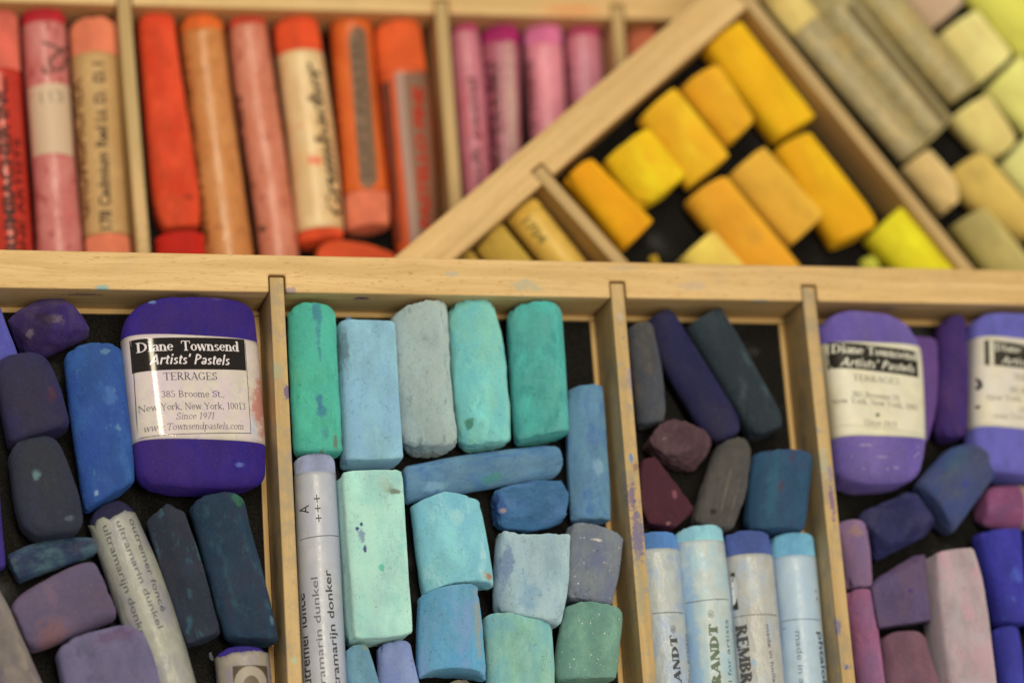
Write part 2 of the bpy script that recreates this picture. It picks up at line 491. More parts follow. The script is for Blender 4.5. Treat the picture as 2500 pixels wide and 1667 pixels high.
        q = Vector((x, y, z)) + a
        return (q.x, q.y, max(0.0, q.z))
    def tube(self, name, y0, y1, th, jag=0.0, wr=0.0, nphi=64):
        """a paper sleeve round the stick between two stations, with its own thickness and turned-in ends"""
        ys = np.linspace(max(y0, y1), min(y0, y1), max(8, int(abs(y1 - y0) / 1.0)))
        vs, fs = [], []
        prof = [(ys[0], -th * .9)] + [(y, th) for y in ys] + [(ys[-1], -th * .9)]
        for k, (y, o) in enumerate(prof):
            xc = np.interp(y, self.cy, self.cx); hw = np.interp(y, self.cy, self.hw)
            for j in range(nphi):
                ph = 2 * math.pi * j / nphi
                x, zz = self.sec(ph, self.n)
                oo = o
                if o > 0 and wr:
                    oo += wr * .10 * noise.noise(Vector((x * hw * .9, y * .25, zz * 4)) + self.seed)
                yy = y
                if jag and k <= 2:
                    yy += jag * (noise.noise(Vector((ph * 2.2, 3, 1)) + self.seed) * 2.2 + noise.noise(Vector((ph * 9, 3, 1)) + self.seed))
                vs.append((xc + x * (hw + oo), yy, max(0.0, self.h / 2 + zz * (self.h / 2 + oo))))
        for i in range(len(prof) - 1):
            for j in range(nphi):
                a = i * nphi + j; b = i * nphi + (j + 1) % nphi
                fs.append((a, b, b + nphi, a + nphi))
        me = bpy.data.meshes.new(name)
        me.from_pydata([(x * MM, y * MM, z * MM) for x, y, z in vs], [], fs)
        bm = bmesh.new(); bm.from_mesh(me); bmesh.ops.recalc_face_normals(bm, faces=bm.faces); bm.to_mesh(me); bm.free()
        smooth(me)
        return me

# ------------------------------------------------------------------ lettering
def arc(cx, cy, rx, ry, a0, a1): return ('a', cx, cy, rx, ry, a0, a1)
def vb(x, y0, y1, s=''): return ('v', x, y0, y1, s)
def hb(x0, x1, y): return ('h', x0, x1, y)
def dg(x0, y0, x1, y1, k='T'): return ('d', x0, y0, x1, y1, k)
def dt(x, y): return ('o', x, y)
def sf(x, y): return ('s', x, y)
GL = {
 'A': (.68, [dg(.34, .67, .07, 0, 't'), dg(.33, .67, .59, 0), hb(.17, .48, .22), sf(.07, 0), sf(.6, 0)]),
 'B': (.60, [vb(.14, 0, .67, 'bt'), arc(.26, .5, .2, .16, -90, 90), arc(.28, .17, .23, .165, -90, 90), hb(.12, .28, .655), hb(.12, .28, .335), hb(.12, .28, .015)]),
 'D': (.70, [vb(.14, 0, .67, 'bt'), arc(.24, .335, .36, .325, -90, 90), hb(.12, .26, .655), hb(.12, .26, .015)]),
 'E': (.60, [vb(.14, 0, .67, 'bt'), hb(.12, .5, .65), hb(.12, .54, .02), hb(.14, .38, .345), dg(.5, .66, .51, .53, 't'), dg(.54, .01, .56, .15, 't'), dg(.39, .27, .39, .42, 't')]),
 'G': (.71, [arc(.35, .335, .29, .325, 40, 325), vb(.56, .04, .3, ''), sf(.56, .3), dg(.58, .66, .58, .5, 't')]),
 'M': (.84, [dg(.1, 0, .1, .67, 't'), dg(.12, .67, .4, .03), dg(.4, .03, .68, .67, 't'), vb(.7, 0, .67, 'bt'), sf(.1, 0), sf(.1, .67)]),
 'N': (.70, [dg(.12, 0, .12, .67, 't'), dg(.12, .66, .57, .01), dg(.57, 0, .57, .67, 't'), sf(.12, 0), sf(.1, .67), sf(.57, .67)]),
 'P': (.55, [vb(.14, 0, .67, 'bt'), arc(.26, .49, .21, .165, -90, 90), hb(.12, .28, .655), hb(.12, .28, .325)]),
 'R': (.65, [vb(.14, 0, .67, 'bt'), arc(.26, .49, .2, .165, -90, 90), hb(.12, .28, .655), hb(.12, .28, .325), dg(.28, .33, .55, 0), sf(.58, 0)]),
 'S': (.52, [arc(.25, .5, .17, .155, 20, 270), arc(.25, .175, .19, .165, -160, 90), dg(.42, .66, .42, .5, 't'), dg(.06, .02, .06, .17, 't')]),
 'T': (.62, [vb(.31, 0, .66, 'b'), hb(.03, .59, .65), dg(.04, .66, .03, .49, 't'), dg(.58, .66, .59, .49, 't')]),
 'Y': (.62, [dg(.07, .67, .31, .3), dg(.55, .67, .31, .3, 't'), vb(.31, 0, .32, 'b'), sf(.07, .67), sf(.55, .67)]),
 'a': (.43, [arc(.19, .34, .13, .115, 0, 165), vb(.32, .03, .34, ''), arc(.19, .125, .14, .12, 40, 330), sf(.36, .01)]),
 'b': (.50, [vb(.1, 0, .7, ''), sf(.06, .69), arc(.27, .225, .16, .215, 0, 360)]),
 'c': (.41, [arc(.22, .23, .17, .22, 45, 320), dt(.35, .36)]),
 'd': (.49, [arc(.2, .225, .16, .215, 0, 360), vb(.37, 0, .7, ''), sf(.33, .69), sf(.41, .01)]),
 'e': (.42, [arc(.21, .23, .17, .22, 5, 320), hb(.06, .38, .25)]),
 'f': (.30, [vb(.13, 0, .55, 'b'), hb(.03, .27, .45), arc(.22, .55, .09, .14, 30, 180)]),
 'h': (.51, [vb(.1, 0, .7, 'b'), sf(.06, .69), arc(.24, .3, .13, .15, 0, 160), vb(.37, 0, .31, 'b')]),
 'i': (.26, [vb(.13, 0, .45, 'b'), sf(.09, .44), dt(.13, .62)]),
 'k': (.48, [vb(.1, 0, .7, 'b'), sf(.06, .69), dg(.13, .2, .36, .45, 't'), dg(.18, .26, .4, 0), sf(.42, 0), sf(.37, .45)]),
 'l': (.26, [vb(.13, 0, .7, 'b'), sf(.09, .69)]),
 'm': (.74, [vb(.1, 0, .45, 'b'), sf(.06, .44), arc(.23, .3, .12, .15, 0, 160), vb(.35, 0, .31, 'b'), arc(.48, .3, .12, .15, 0, 160), vb(.6, 0, .31, 'b')]),
 'n': (.50, [vb(.1, 0, .45, 'b'), sf(.06, .44), arc(.24, .3, .13, .15, 0, 160), vb(.37, 0, .31, 'b')]),
 'o': (.46, [arc(.23, .225, .18, .22, 0, 360)]),
 'p': (.50, [vb(.1, -.2, .45, 'b'), sf(.06, .44), arc(.27, .225, .16, .215, 0, 360)]),
 'r': (.37, [vb(.1, 0, .45, 'b'), sf(.06, .44), arc(.24, .28, .13, .16, 60, 150), dt(.31, .39)]),
 's': (.36, [arc(.18, .335, .11, .105, 25, 270), arc(.18, .12, .13, .115, -150, 90)]),
 't': (.30, [vb(.13, .06, .58, ''), hb(.03, .27, .44), arc(.21, .1, .08, .09, 180, 310)]),
 'u': (.50, [vb(.1, .12, .45, ''), sf(.06, .44), arc(.23, .15, .13, .14, 180, 340), vb(.37, 0, .45, ''), sf(.41, .01), sf(.33, .44)]),
 'w': (.66, [dg(.06, .45, .2, 0), dg(.2, 0, .33, .45, 't'), dg(.33, .45, .47, 0), dg(.47, 0, .6, .45, 't'), sf(.06, .45), sf(.33, .45), sf(.6, .45)]),
 'y': (.46, [dg(.05, .45, .23, .02), dg(.42, .45, .15, -.2, 't'), sf(.05, .45), sf(.41, .45), dt(.11, -.17)]),
 '0': (.44, [arc(.21, .335, .17, .32, 0, 360)]),
 '1': (.40, [vb(.21, 0, .66, 'b'), dg(.21, .66, .09, .58, 't')]),
 '3': (.44, [arc(.2, .5, .15, .155, -90, 150), arc(.2, .175, .17, .165, -150, 90)]),
 '5': (.44, [hb(.1, .37, .64), dg(.1, .65, .09, .4, 't'), arc(.19, .2, .18, .19, -150, 125)]),
 '7': (.44, [hb(.05, .4, .64), dg(.4, .65, .17, 0)]),
 '8': (.44, [arc(.21, .5, .14, .155, 0, 360), arc(.21, .175, .17, .165, 0, 360)]),
 '9': (.44, [arc(.21, .45, .16, .2, 0, 360), arc(.1, .42, .27, .42, -70, 10)]),
 '.': (.22, [dt(.1, .035)]),
 ',': (.22, [dt(.1, .035), dg(.12, .03, .06, -.1, 't')]),
 "'": (.20, [dg(.11, .7, .08, .5)]),
 ' ': (.26, []),
}
def serif_polys(text, bold, serifs=True):
    """lettering drawn stroke by stroke: list of convex polygons in em units, total width"""
    T = bold * 1.75; t = max(bold * .62, .028)
    if not serifs: t = bold * 1.15; T = bold * 1.5
    if bold < .04: T = bold * 3.0; t = bold * 1.7
    sl = .075 if bold > .04 else .06
    polys = []; X = 0.0
    def quad(a, b, w):
        a = np.array(a); b = np.array(b); d = b - a; l = np.linalg.norm(d)
        if l < 1e-6: return
        nn = np.array([-d[1], d[0]]) / l * w / 2
        polys.append([tuple(a + nn), tuple(a - nn), tuple(b - nn), tuple(b + nn)])
    for ch in text:
        adv, ops = GL.get(ch, (.4, []))
        for op in ops:
            k = op[0]
            if k == 'v':
                _, x, y0, y1, s = op
                quad((X + x, y0), (X + x, y1), T)
                if serifs:
                    if 'b' in s: quad((X + x - sl - T * .45, y0 + t / 2), (X + x + sl + T * .45, y0 + t / 2), t)
                    if 't' in s: quad((X + x - sl - T * .45, y1 - t / 2), (X + x + T * .4, y1 - t / 2), t)
            elif k == 'h': quad((X + op[1], op[3]), (X + op[2], op[3]), t)
            elif k == 'd': quad((X + op[1], op[2]), (X + op[3], op[4]), T if op[5] == 'T' else t)
            elif k == 's' and serifs:
                y = op[2] + (t / 2 if op[2] < .1 else -t / 2)
                quad((X + op[1] - sl, y), (X + op[1] + sl, y), t)
            elif k == 'o':
                r = max(T * .62, .045)
                polys.append([(X + op[1] + r * math.cos(q), op[2] + r * math.sin(q)) for q in np.linspace(0, 2 * math.pi, 9)[:-1]])
            elif k == 'a':
                _, cx, cy, rx, ry, a0, a1 = op
                n = max(4, int(abs(a1 - a0) / 18)); pr = None
                for i in range(n + 1):
                    a = math.radians(a0 + (a1 - a0) * i / n)
                    w = (t + (T - t) * abs(math.cos(a)) ** 1.5) / 2
                    o = (X + cx + (rx + w * .6) * math.cos(a), cy + (ry + w * .1) * math.sin(a))
                    q = (X + cx + (rx - w * 1.4) * math.cos(a), cy + (ry - w * 1.6 if abs(math.sin(a)) > .2 else ry - w) * math.sin(a))
                    if pr: polys.append([pr[0], o, q, pr[1]])
                    pr = (o, q)
        X += adv
    return polys, X

def sans_polys(text, bold):
    cu = bpy.data.curves.new('lettering', 'FONT'); cu.body = text; cu.size = 1.0; cu.offset = bold * .35
    cu.resolution_u = 3
    ob = bpy.data.objects.new('lettering', cu); COL.objects.link(ob)
    bpy.context.view_layer.update()
    dg_ = bpy.context.evaluated_depsgraph_get()
    me = bpy.data.meshes.new_from_object(ob.evaluated_get(dg_))
    vs = [v.co.copy() for v in me.vertices]
    polys = [[(vs[i].x, vs[i].y) for i in p.vertices] for p in me.polygons]
    bpy.data.objects.remove(ob); bpy.data.curves.remove(cu); bpy.data.meshes.remove(me)
    xs = [v.x for v in vs]
    return polys, max(xs), min(xs)

def lay(loft, polys, layer, th, mat, name, parent, step=True):
    """polygons in the stick's plan (mm) wrapped onto its surface as ink"""
    bm = bmesh.new()
    for i, (poly, extra) in enumerate(polys):
        try:
            f = bm.faces.new([bm.verts.new((x, y, extra)) for x, y in poly])
        except ValueError:
            pass
    bmesh.ops.triangulate(bm, faces=bm.faces)
    if step and bm.verts:
        for k, s in ((0, .6), (1, 2.0)):
            lo = min(v.co[k] for v in bm.verts); hi = max(v.co[k] for v in bm.verts)
            x = math.ceil(lo / s) * s + .013
            while x < hi:
                nrm = (1, 0, 0) if k == 0 else (0, 1, 0)
                co = (x, 0, 0) if k == 0 else (0, x, 0)
                bmesh.ops.bisect_plane(bm, geom=bm.verts[:] + bm.edges[:] + bm.faces[:], plane_co=co, plane_no=nrm)
                x += s
    ylo, yhi = loft.cy.min() + .4, loft.cy.max() - .4
    bmesh.ops.delete(bm, geom=[f for f in bm.faces if not ylo < f.calc_center_median().y < yhi], context='FACES')
    for v in bm.verts:
        x, y, e = v.co
        xc = np.interp(y, loft.cy, loft.cx); lim = .982 * np.interp(y, loft.cy, loft.hw)
        x = max(xc - lim, min(xc + lim, x))
        v.co = (x * MM, y * MM, (loft.surf(x, y, th) + .035 + layer * .022 + e) * MM)
    for f in bm.faces:
        f.normal_update()
        if f.normal.z < 0: f.normal_flip()
        f.smooth = True
    me = bpy.data.meshes.new(name); bm.to_mesh(me); bm.free()
    o = link(name, me, mat, parent)
    return o

def printing(loft, w, parent):
    th = w['th'] + w.get('wr', 0) * .05
    dx = np.array([w.get('dx', 0.0), 0.0])
    for p in w.get('prints', []):
        kind = p[0]
        if kind == 'poly':
            pts = [tuple(q) for q in loft.loc(p[1]) + dx]
            lay(loft, [(pts, 0.0)], p[3], th, ink_mat(p[2], w['rough']), p[4] if len(p) > 4 else 'printed_emblem', parent)
        elif kind == 'line':
            pts = loft.loc(p[1]) + dx; wd = p[2]; polys = []
            for i, (a, b) in enumerate(zip(pts[:-1], pts[1:])):
                d = b - a; l = np.linalg.norm(d); d = d / l
                nn = np.array([-d[1], d[0]]) * wd / 2
                e = wd * .3 if len(pts) > 2 else 0
                a2, b2 = a - d * e, b + d * e
                polys.append(([tuple(a2 + nn), tuple(a2 - nn), tuple(b2 - nn), tuple(b2 + nn)], .002 * i))
            lay(loft, polys, p[4], th, ink_mat(p[3], w['rough']), p[5] if len(p) > 5 else 'printed_rule', parent)
        else:
            _, text, base, size, bold, col, layer = p[:7]
            shear = p[7] if len(p) > 7 else 0.0
            if kind == 'sans':
                polys, xmax, xmin = sans_polys(text, bold); cap = .73
            else:
                polys, xmax = serif_polys(text, bold, kind == 'serif'); xmin = 0.0; cap = .67
            a, b = loft.loc(base) + dx
            d = b - a; l = np.linalg.norm(d); d = d / l; up = np.array([-d[1], d[0]])
            sx = l / (xmax - xmin); sy = size / cap
            out = []
            for i, poly in enumerate(polys):
                q = []
                for x, y in poly:
                    q.append(tuple(a + d * ((x - xmin + shear * y) * sx) + up * (y * sy)))
                out.append((q, .0 if kind == 'sans' else .0015 * (i % 7)))
            lay(loft, out, layer, th, ink_mat(col, w['rough']), 'printed_text', parent)

# ------------------------------------------------------------------ build the pastels
ITEMS = [
    {'t': 'loft', 'name': 'soft_pastel', 'label': 'periwinkle blue stick at the left edge beside the dark violet faceted piece', 'cat': 'pastel stick', 'tray': 'A', 'L': [(-121.52, 8.32), (-117.17, -6.44)], 'R': [(-114.69, 10.81), (-109.9, -3.65)], 'col': (98, 98, 178), 'n': 2.3, 'b1': 1.5, 're': 3, 'grp': 'pastels in the far left compartment of the blue tray', 'sm': [((75, 75, 160), 3, 0.5, 0.5)], 'z': -14.5, 'h': 7.12},
    {'t': 'hull', 'name': 'pastel_chunk', 'label': 'dark violet faceted piece with a worn dented top against the wooden rail', 'cat': 'pastel piece', 'tray': 'A', 'P': [(-113.01, 6.34, 5), (-111.18, 7.65, 8), (-102.11, 12.58, 5), (-106.87, 10.32, 7), (-102.67, 7.24, 12), (-98.89, 9.06, 9), (-96.11, 6.6, 6), (-94.91, 4.48, 6), (-95.02, 2.95, 4), (-103.95, -1.71, 5), (-107.27, -2.81, 4), (-109.32, -1.82, 3), (-111.27, 1.42, 3), (-109.74, 1.13, 11), (-107.77, 2.97, 13), (-100.88, 2.22, 11.5), (-102.19, -0.28, 9)], 'col': (60, 40, 108), 'grp': 'pastels in the far left compartment of the blue tray', 'sm': [((88, 72, 95), 4, 0.52, 0.35), ((48, 28, 70), 7, 0.5, 0.3)], 'st': [(0.8, 0.6, 3, 1.2, (128, 108, 112), 0.6), (-1.4, 0.6, 2.6, 2, (44, 26, 48), 0.75), (-4.5, -2.5, 0.9, 0.9, (130, 110, 112), 0.6)], 'disp': 0.12, 'z': -14.5},
    {'t': 'loft', 'name': 'soft_pastel', 'label': 'dark indigo block with rubbed brownish face and reddish scuffs at the left edge', 'cat': 'pastel piece', 'tray': 'A', 'L': [(-116.76, -5.83), (-115.05, -14.15), (-113.31, -23.38)], 'R': [(-104.77, -3.62), (-102.12, -9.58), (-100.01, -19.21)], 'col': (48, 45, 86), 'n': 3.2, 'b0': 2.2, 'b1': -0.5, 're': 3, 'h': 13.0, 'grp': 'pastels in the far left compartment of the blue tray', 'sm': [((56, 50, 66), 6, 0.5, 0.4), ((88, 48, 60), 4, 0.66, 0.1)], 'z': -14.5},
    {'t': 'loft', 'name': 'soft_pastel', 'label': 'bright cobalt blue cylinder with chalky teal edges', 'cat': 'pastel stick', 'tray': 'A', 'L': [(-101.0, -2.37), (-100.04, -15.6), (-97.34, -37.78)], 'R': [(-87.96, -1.66), (-86.61, -15.26), (-86.17, -31.11)], 'col': (46, 90, 148), 'n': 2.5, 'b0': 2.0, 're': 1.6, 'h': 12.5, 'grp': 'pastels in the far left compartment of the blue tray', 'sm': [((62, 116, 166), 3, 0.6, 0.25), ((38, 72, 150), 8, 0.5, 0.5), ((90, 140, 160), 1.2, 0.68, 0.12)], 'st': [(2, 5, 1.5, 2.5, (90, 135, 180), 0.4), (2, 15.5, 1.4, 0.7, (110, 150, 165), 0.6), (-3.5, -16, 0.5, 0.8, (160, 185, 200), 0.6)], 'z': -14.5},
    {'t': 'loft', 'name': 'pastel_slab', 'label': 'deep ultramarine violet slab with a shiny clean-edged paper label, widest on the left', 'cat': 'pastel slab', 'tray': 'A', 'L': [(-87.04, 8.28), (-89.82, 3.46), (-89.7, -2.06), (-87.92, -23.21), (-87.09, -32.03)], 'R': [(-59.19, 9.48), (-58.56, 2.12), (-57.65, -20.64), (-58.2, -31.38)], 'col': (54, 32, 120), 'n': 2.8, 'b0': 2.0, 'b1': 2.6, 're': 4.2, 'h': 12.5, 'roll': 10, 'lift': 1.3, 'grp': 'paper labelled pastel slabs', 'sm': [((62, 38, 112), 7, 0.5, 0.4), ((48, 30, 126), 3, 0.55, 0.2)], 'st': [(-11, 20, 0.9, 0.9, (120, 150, 190), 0.6), (7, -17, 1.2, 0.7, (110, 130, 190), 0.6), (4, 21.5, 2, 0.8, (90, 75, 120), 0.5)], 'wrap': {'kind': 'paper_label', 'a0': (-73.95, 0.69), 'a1': (-72.42, -23.02), 'col': (216, 202, 174), 'rough': 0.085, 'wr': 0.0, 'dx': -1.8, 'th': 0.12, 'sm': [((190, 170, 190), 1.0, 0.62, 0.12), ((215, 190, 190), 5, 0.5, 0.4)], 'st': [(13.2, -3, 2.6, 8, (190, 110, 90), 0.8), (11, -8.5, 1.2, 3, (170, 195, 205), 0.5)], 'prints': [('poly', [(-87.4, -0.57), (-61.39, 0.73), (-61.27, -6.5), (-86.93, -8.02)], (28, 22, 20), 0, 'label_band'), ('line', [(-87.03, -0.56), (-85.96, -22.72)], 0.12, (35, 30, 45), 0), ('line', [(-61.22, 0.07), (-60.79, -20.97)], 0.12, (35, 30, 45), 0), ('line', [(-86.18, -22.72), (-60.79, -20.97)], 0.14, (35, 30, 45), 0), ('serif', 'Diane  Townsend', [(-86.24, -3.58), (-62.85, -2.32)], 2.25, 0.075, (225, 210, 200), 1, 0), ('casual', "Artists' Pastels", [(-83.77, -6.44), (-65.46, -5.72)], 2.3, 0.08, (225, 210, 200), 1, 0.28), ('serif', 'TERRAGES', [(-80.76, -9.98), (-68.38, -9.33)], 1.75, 0.05, (60, 50, 70), 1, 0), ('serif', '385 Broome St.,', [(-81.35, -13.89), (-66.83, -13.22)], 1.5, 0.022, (70, 58, 85), 1, 0), ('serif', 'New York, New York, 10013', [(-86.01, -17.03), (-61.8, -15.63)], 1.5, 0.022, (70, 58, 85), 1, 0), ('serif', 'Since 1971', [(-78.37, -18.83), (-69.47, -18.31)], 1.5, 0.02, (80, 68, 90), 1, 0.25), ('serif', 'www.Townsendpastels.com', [(-85.15, -21.5), (-62.56, -20.26)], 1.5, 0.02, (75, 62, 85), 1, 0.25)]}, 'z': -14.5},
    {'t': 'loft', 'name': 'soft_pastel', 'label': 'charcoal navy oval block with a pale green fleck, below the indigo block', 'cat': 'pastel piece', 'tray': 'A', 'L': [(-113.5, -23.69), (-112.92, -31.03), (-111.66, -39.69), (-109.7, -43.06)], 'R': [(-103.02, -21.65), (-100.64, -26.92), (-98.01, -36.13), (-97.69, -41.61)], 'col': (50, 54, 70), 'n': 3.2, 'b0': 1.2, 'b1': 1.6, 're': 4, 'h': 12.5, 'grp': 'pastels in the far left compartment of the blue tray', 'sm': [((54, 56, 62), 5, 0.5, 0.4)], 'st': [(-1.8, 2.5, 1, 1.3, (105, 140, 135), 0.8), (3, -8.5, 1.2, 0.7, (100, 110, 125), 0.6)], 'z': -14.5},
    {'t': 'loft', 'name': 'soft_pastel', 'label': 'small dark teal stick lying crosswise under the charcoal oval block', 'cat': 'pastel piece', 'tray': 'A', 'L': [(-113.78, -46.3), (-108.21, -43.63), (-100.67, -42.33), (-95.35, -42.83)], 'R': [(-111.17, -52.55), (-106.14, -50.63), (-99.48, -48.35), (-94.55, -46.4)], 'col': (46, 60, 88), 'n': 2.5, 're': 1, 'h': 7.0, 'grp': 'pastels in the far left compartment of the blue tray', 'sm': [((78, 110, 115), 2.2, 0.53, 0.25), ((85, 80, 85), 2, 0.6, 0.2)], 'z': -14.5},
    {'t': 'loft', 'name': 'soft_pastel', 'label': 'brown mauve block with an orange smudge, below the small dark teal stick', 'cat': 'pastel piece', 'tray': 'A', 'L': [(-113.55, -58.15), (-110.9, -55.51), (-105.17, -52.09), (-98.96, -49.19), (-95.78, -49.04)], 'R': [(-109.65, -68.15), (-107.22, -67.66), (-101.08, -65.65), (-94.89, -63.0), (-90.79, -61.37)], 'col': (112, 90, 110), 'n': 3.2, 're': 2.5, 'b0': 0.6, 'b1': -0.6, 'h': 13.0, 'grp': 'pastels in the far left compartment of the blue tray', 'sm': [((95, 85, 110), 5, 0.5, 0.4)], 'st': [(-4.5, 5, 4, 3.5, (140, 95, 85), 0.55), (3.5, 2, 3, 1.5, (130, 100, 115), 0.5)], 'z': -14.5},
    {'t': 'loft', 'name': 'soft_pastel', 'label': 'greyish lilac block at the bottom left overlapping the printed wrapped stick', 'cat': 'pastel piece', 'tray': 'A', 'L': [(-104.44, -68.21), (-103.11, -75.03), (-101.9, -83.21)], 'R': [(-86.37, -63.75), (-83.54, -69.79), (-82.02, -77.56), (-81.51, -83.75)], 'col': (106, 98, 126), 'n': 3.6, 'b0': 1.8, 're': 3.5, 'h': 14.5, 'grp': 'pastels in the far left compartment of the blue tray', 'sm': [((122, 112, 138), 5, 0.5, 0.4), ((90, 85, 110), 2.5, 0.62, 0.2)], 'st': [(3.5, 8, 6, 1.5, (108, 75, 105), 0.6)], 'z': -14.5},
    {'t': 'loft', 'name': 'soft_pastel', 'label': 'long greyish tan stick cut by the lower left corner', 'cat': 'pastel stick', 'tray': 'A', 'L': [(-125.53, -55.2), (-113.46, -82.7)], 'R': [(-116.63, -53.0), (-112.76, -60.46), (-109.94, -67.78), (-104.01, -82.95)], 'col': (132, 120, 110), 'n': 2.3, 're': 2, 'h': 12.0, 'grp': 'pastels in the far left compartment of the blue tray', 'sm': [((110, 95, 120), 4, 0.55, 0.3), ((150, 135, 118), 2, 0.6, 0.2)], 'z': -14.5},
    {'t': 'loft', 'name': 'soft_pastel', 'label': 'thin dark violet stick at the left edge above the tan stick', 'cat': 'pastel stick', 'tray': 'A', 'L': [(-121.08, -27.41), (-120.3, -49.41)], 'R': [(-115.45, -27.42), (-114.02, -49.12)], 'col': (62, 44, 122), 'n': 2.4, 're': 2, 'grp': 'pastels in the far left compartment of the blue tray', 'z': -14.5, 'h': 5.63},
    {'t': 'loft', 'name': 'wrapped_pastel', 'label': 'grey paper wrapped stick printed ultramarin dunkel, leaning, with its torn top showing navy', 'cat': 'pastel stick', 'tray': 'A', 'L': [(-96.56, -38.98), (-90.2, -60.74), (-85.4, -75.13), (-82.74, -83.44), (-76.23, -103.78)], 'R': [(-87.1, -35.73), (-81.32, -49.63), (-76.64, -65.29), (-74.22, -75.39), (-72.21, -83.72), (-67.27, -104.11)], 'col': (40, 38, 66), 'n': 2.05, 'b0': 1.8, 're': 4, 'h': 11.0, 'grp': 'pastels in the far left compartment of the blue tray', 'wrap': {'kind': 'paper_wrapper', 'a0': (-90.95, -39.02), 'a1': (-71.81, -105.25), 'col': (166, 163, 142), 'rough': 0.35, 'th': 0.15, 'jag': 0.45, 'wr': 0.8, 'sm': [((145, 140, 140), 2.5, 0.55, 0.25)], 'st': [(0, -27, 5, 0.35, (120, 118, 110), 0.6)], 'prints': [('sans', 'outremer foncé', [(-88.2, -40.08), (-81.81, -60.63)], 1.35, 0, (85, 80, 80), 1), ('sans', 'ultramarin dunkel', [(-91.12, -40.83), (-82.74, -64.37)], 1.35, 0, (85, 80, 80), 1), ('sans', 'ultramarijn donker', [(-93.92, -41.6), (-85.96, -67.41)], 1.35, 0, (85, 80, 80), 1)]}, 'z': -14.5},
    {'t': 'loft', 'name': 'soft_pastel', 'label': 'charcoal faceted stick with teal scuffed edge, right of the printed wrapped stick', 'cat': 'pastel stick', 'tray': 'A', 'L': [(-84.06, -39.43), (-81.34, -50.27), (-76.08, -67.1)], 'R': [(-75.08, -38.2), (-71.73, -48.54), (-68.27, -64.81)], 'col': (46, 54, 68), 'n': 2.1, 'b0': 3, 'tri': 0.1, 're': 1, 'h': 11.0, 'facet': 6, 'grp': 'pastels in the far left compartment of the blue tray', 'sm': [((56, 54, 62), 5, 0.54, 0.3), ((55, 95, 105), 1.6, 0.62, 0.15)], 'st': [(4.6, 4, 1, 9, (62, 100, 110), 0.5), (4.3, 1, 0.5, 1, (190, 190, 170), 0.9)], 'z': -14.5},
    {'t': 'loft', 'name': 'soft_pastel', 'label': 'dark petrol teal stick with a green spot at its top, beside the divider', 'cat': 'pastel stick', 'tray': 'A', 'L': [(-74.36, -36.59), (-71.32, -50.32), (-68.13, -63.74), (-67.41, -66.29)], 'R': [(-62.36, -35.16), (-60.53, -44.09), (-57.8, -55.16), (-55.78, -67.23)], 'col': (36, 62, 82), 'n': 2.5, 'b0': 1.6, 're': 1.8, 'h': 13.0, 'grp': 'pastels in the far left compartment of the blue tray', 'sm': [((56, 55, 70), 4, 0.54, 0.3), ((50, 85, 95), 2, 0.6, 0.2)], 'st': [(4.2, 15, 1.6, 2, (50, 105, 75), 0.85), (4.5, -13, 0.8, 1.2, (95, 125, 140), 0.7)], 'z': -14.5},
    {'t': 'loft', 'name': 'wrapped_pastel', 'label': 'short wrapped stick with dark emblem and violet tip at the bottom edge beside the divider', 'cat': 'pastel stick', 'tray': 'A', 'L': [(-69.53, -69.48), (-69.22, -75.51), (-68.82, -83.81), (-67.85, -104.09)], 'R': [(-57.9, -69.99), (-57.6, -75.78), (-57.25, -84.12), (-56.38, -104.5)], 'col': (56, 40, 130), 'n': 2.05, 'b0': 1.9, 're': 1.5, 'h': 11.0, 'grp': 'pastels in the far left compartment of the blue tray', 'wrap': {'kind': 'paper_wrapper', 'a0': (-63.69, -69.87), 'a1': (-62.18, -105.6), 'col': (160, 148, 125), 'rough': 0.4, 'th': 0.15, 'jag': 0.25, 'wr': 0.6, 'sm': [((140, 125, 140), 2, 0.56, 0.25)], 'prints': [('poly', [(-66.76, -72.72), (-59.02, -72.68), (-58.73, -80.21), (-66.59, -80.17)], (82, 70, 52), 0, 'printed_emblem'), ('poly', [(-59.27, -76.51), (-59.47, -77.54), (-59.94, -78.52), (-60.62, -79.36), (-61.45, -80.0), (-62.36, -80.39), (-63.3, -80.51), (-64.2, -80.34), (-65.01, -79.91), (-65.68, -79.25), (-66.18, -78.41), (-66.47, -77.46), (-66.55, -76.47), (-66.41, -75.5), (-66.05, -74.62), (-65.5, -73.88), (-64.77, -73.32), (-63.91, -72.97), (-62.98, -72.86), (-62.03, -72.98), (-61.12, -73.33), (-60.33, -73.89), (-59.73, -74.64), (-59.35, -75.52)], (165, 150, 128), 1), ('poly', [(-61.12, -77.21), (-61.22, -77.81), (-61.43, -78.38), (-61.76, -78.86), (-62.16, -79.24), (-62.61, -79.47), (-63.08, -79.54), (-63.54, -79.45), (-63.95, -79.2), (-64.3, -78.82), (-64.55, -78.33), (-64.7, -77.76), (-64.74, -77.16), (-64.66, -76.57), (-64.47, -76.02), (-64.17, -75.56), (-63.79, -75.21), (-63.35, -74.99), (-62.88, -74.91), (-62.41, -74.99), (-61.97, -75.22), (-61.6, -75.58), (-61.32, -76.05), (-61.16, -76.61)], (105, 92, 72), 2)]}, 'z': -14.5},
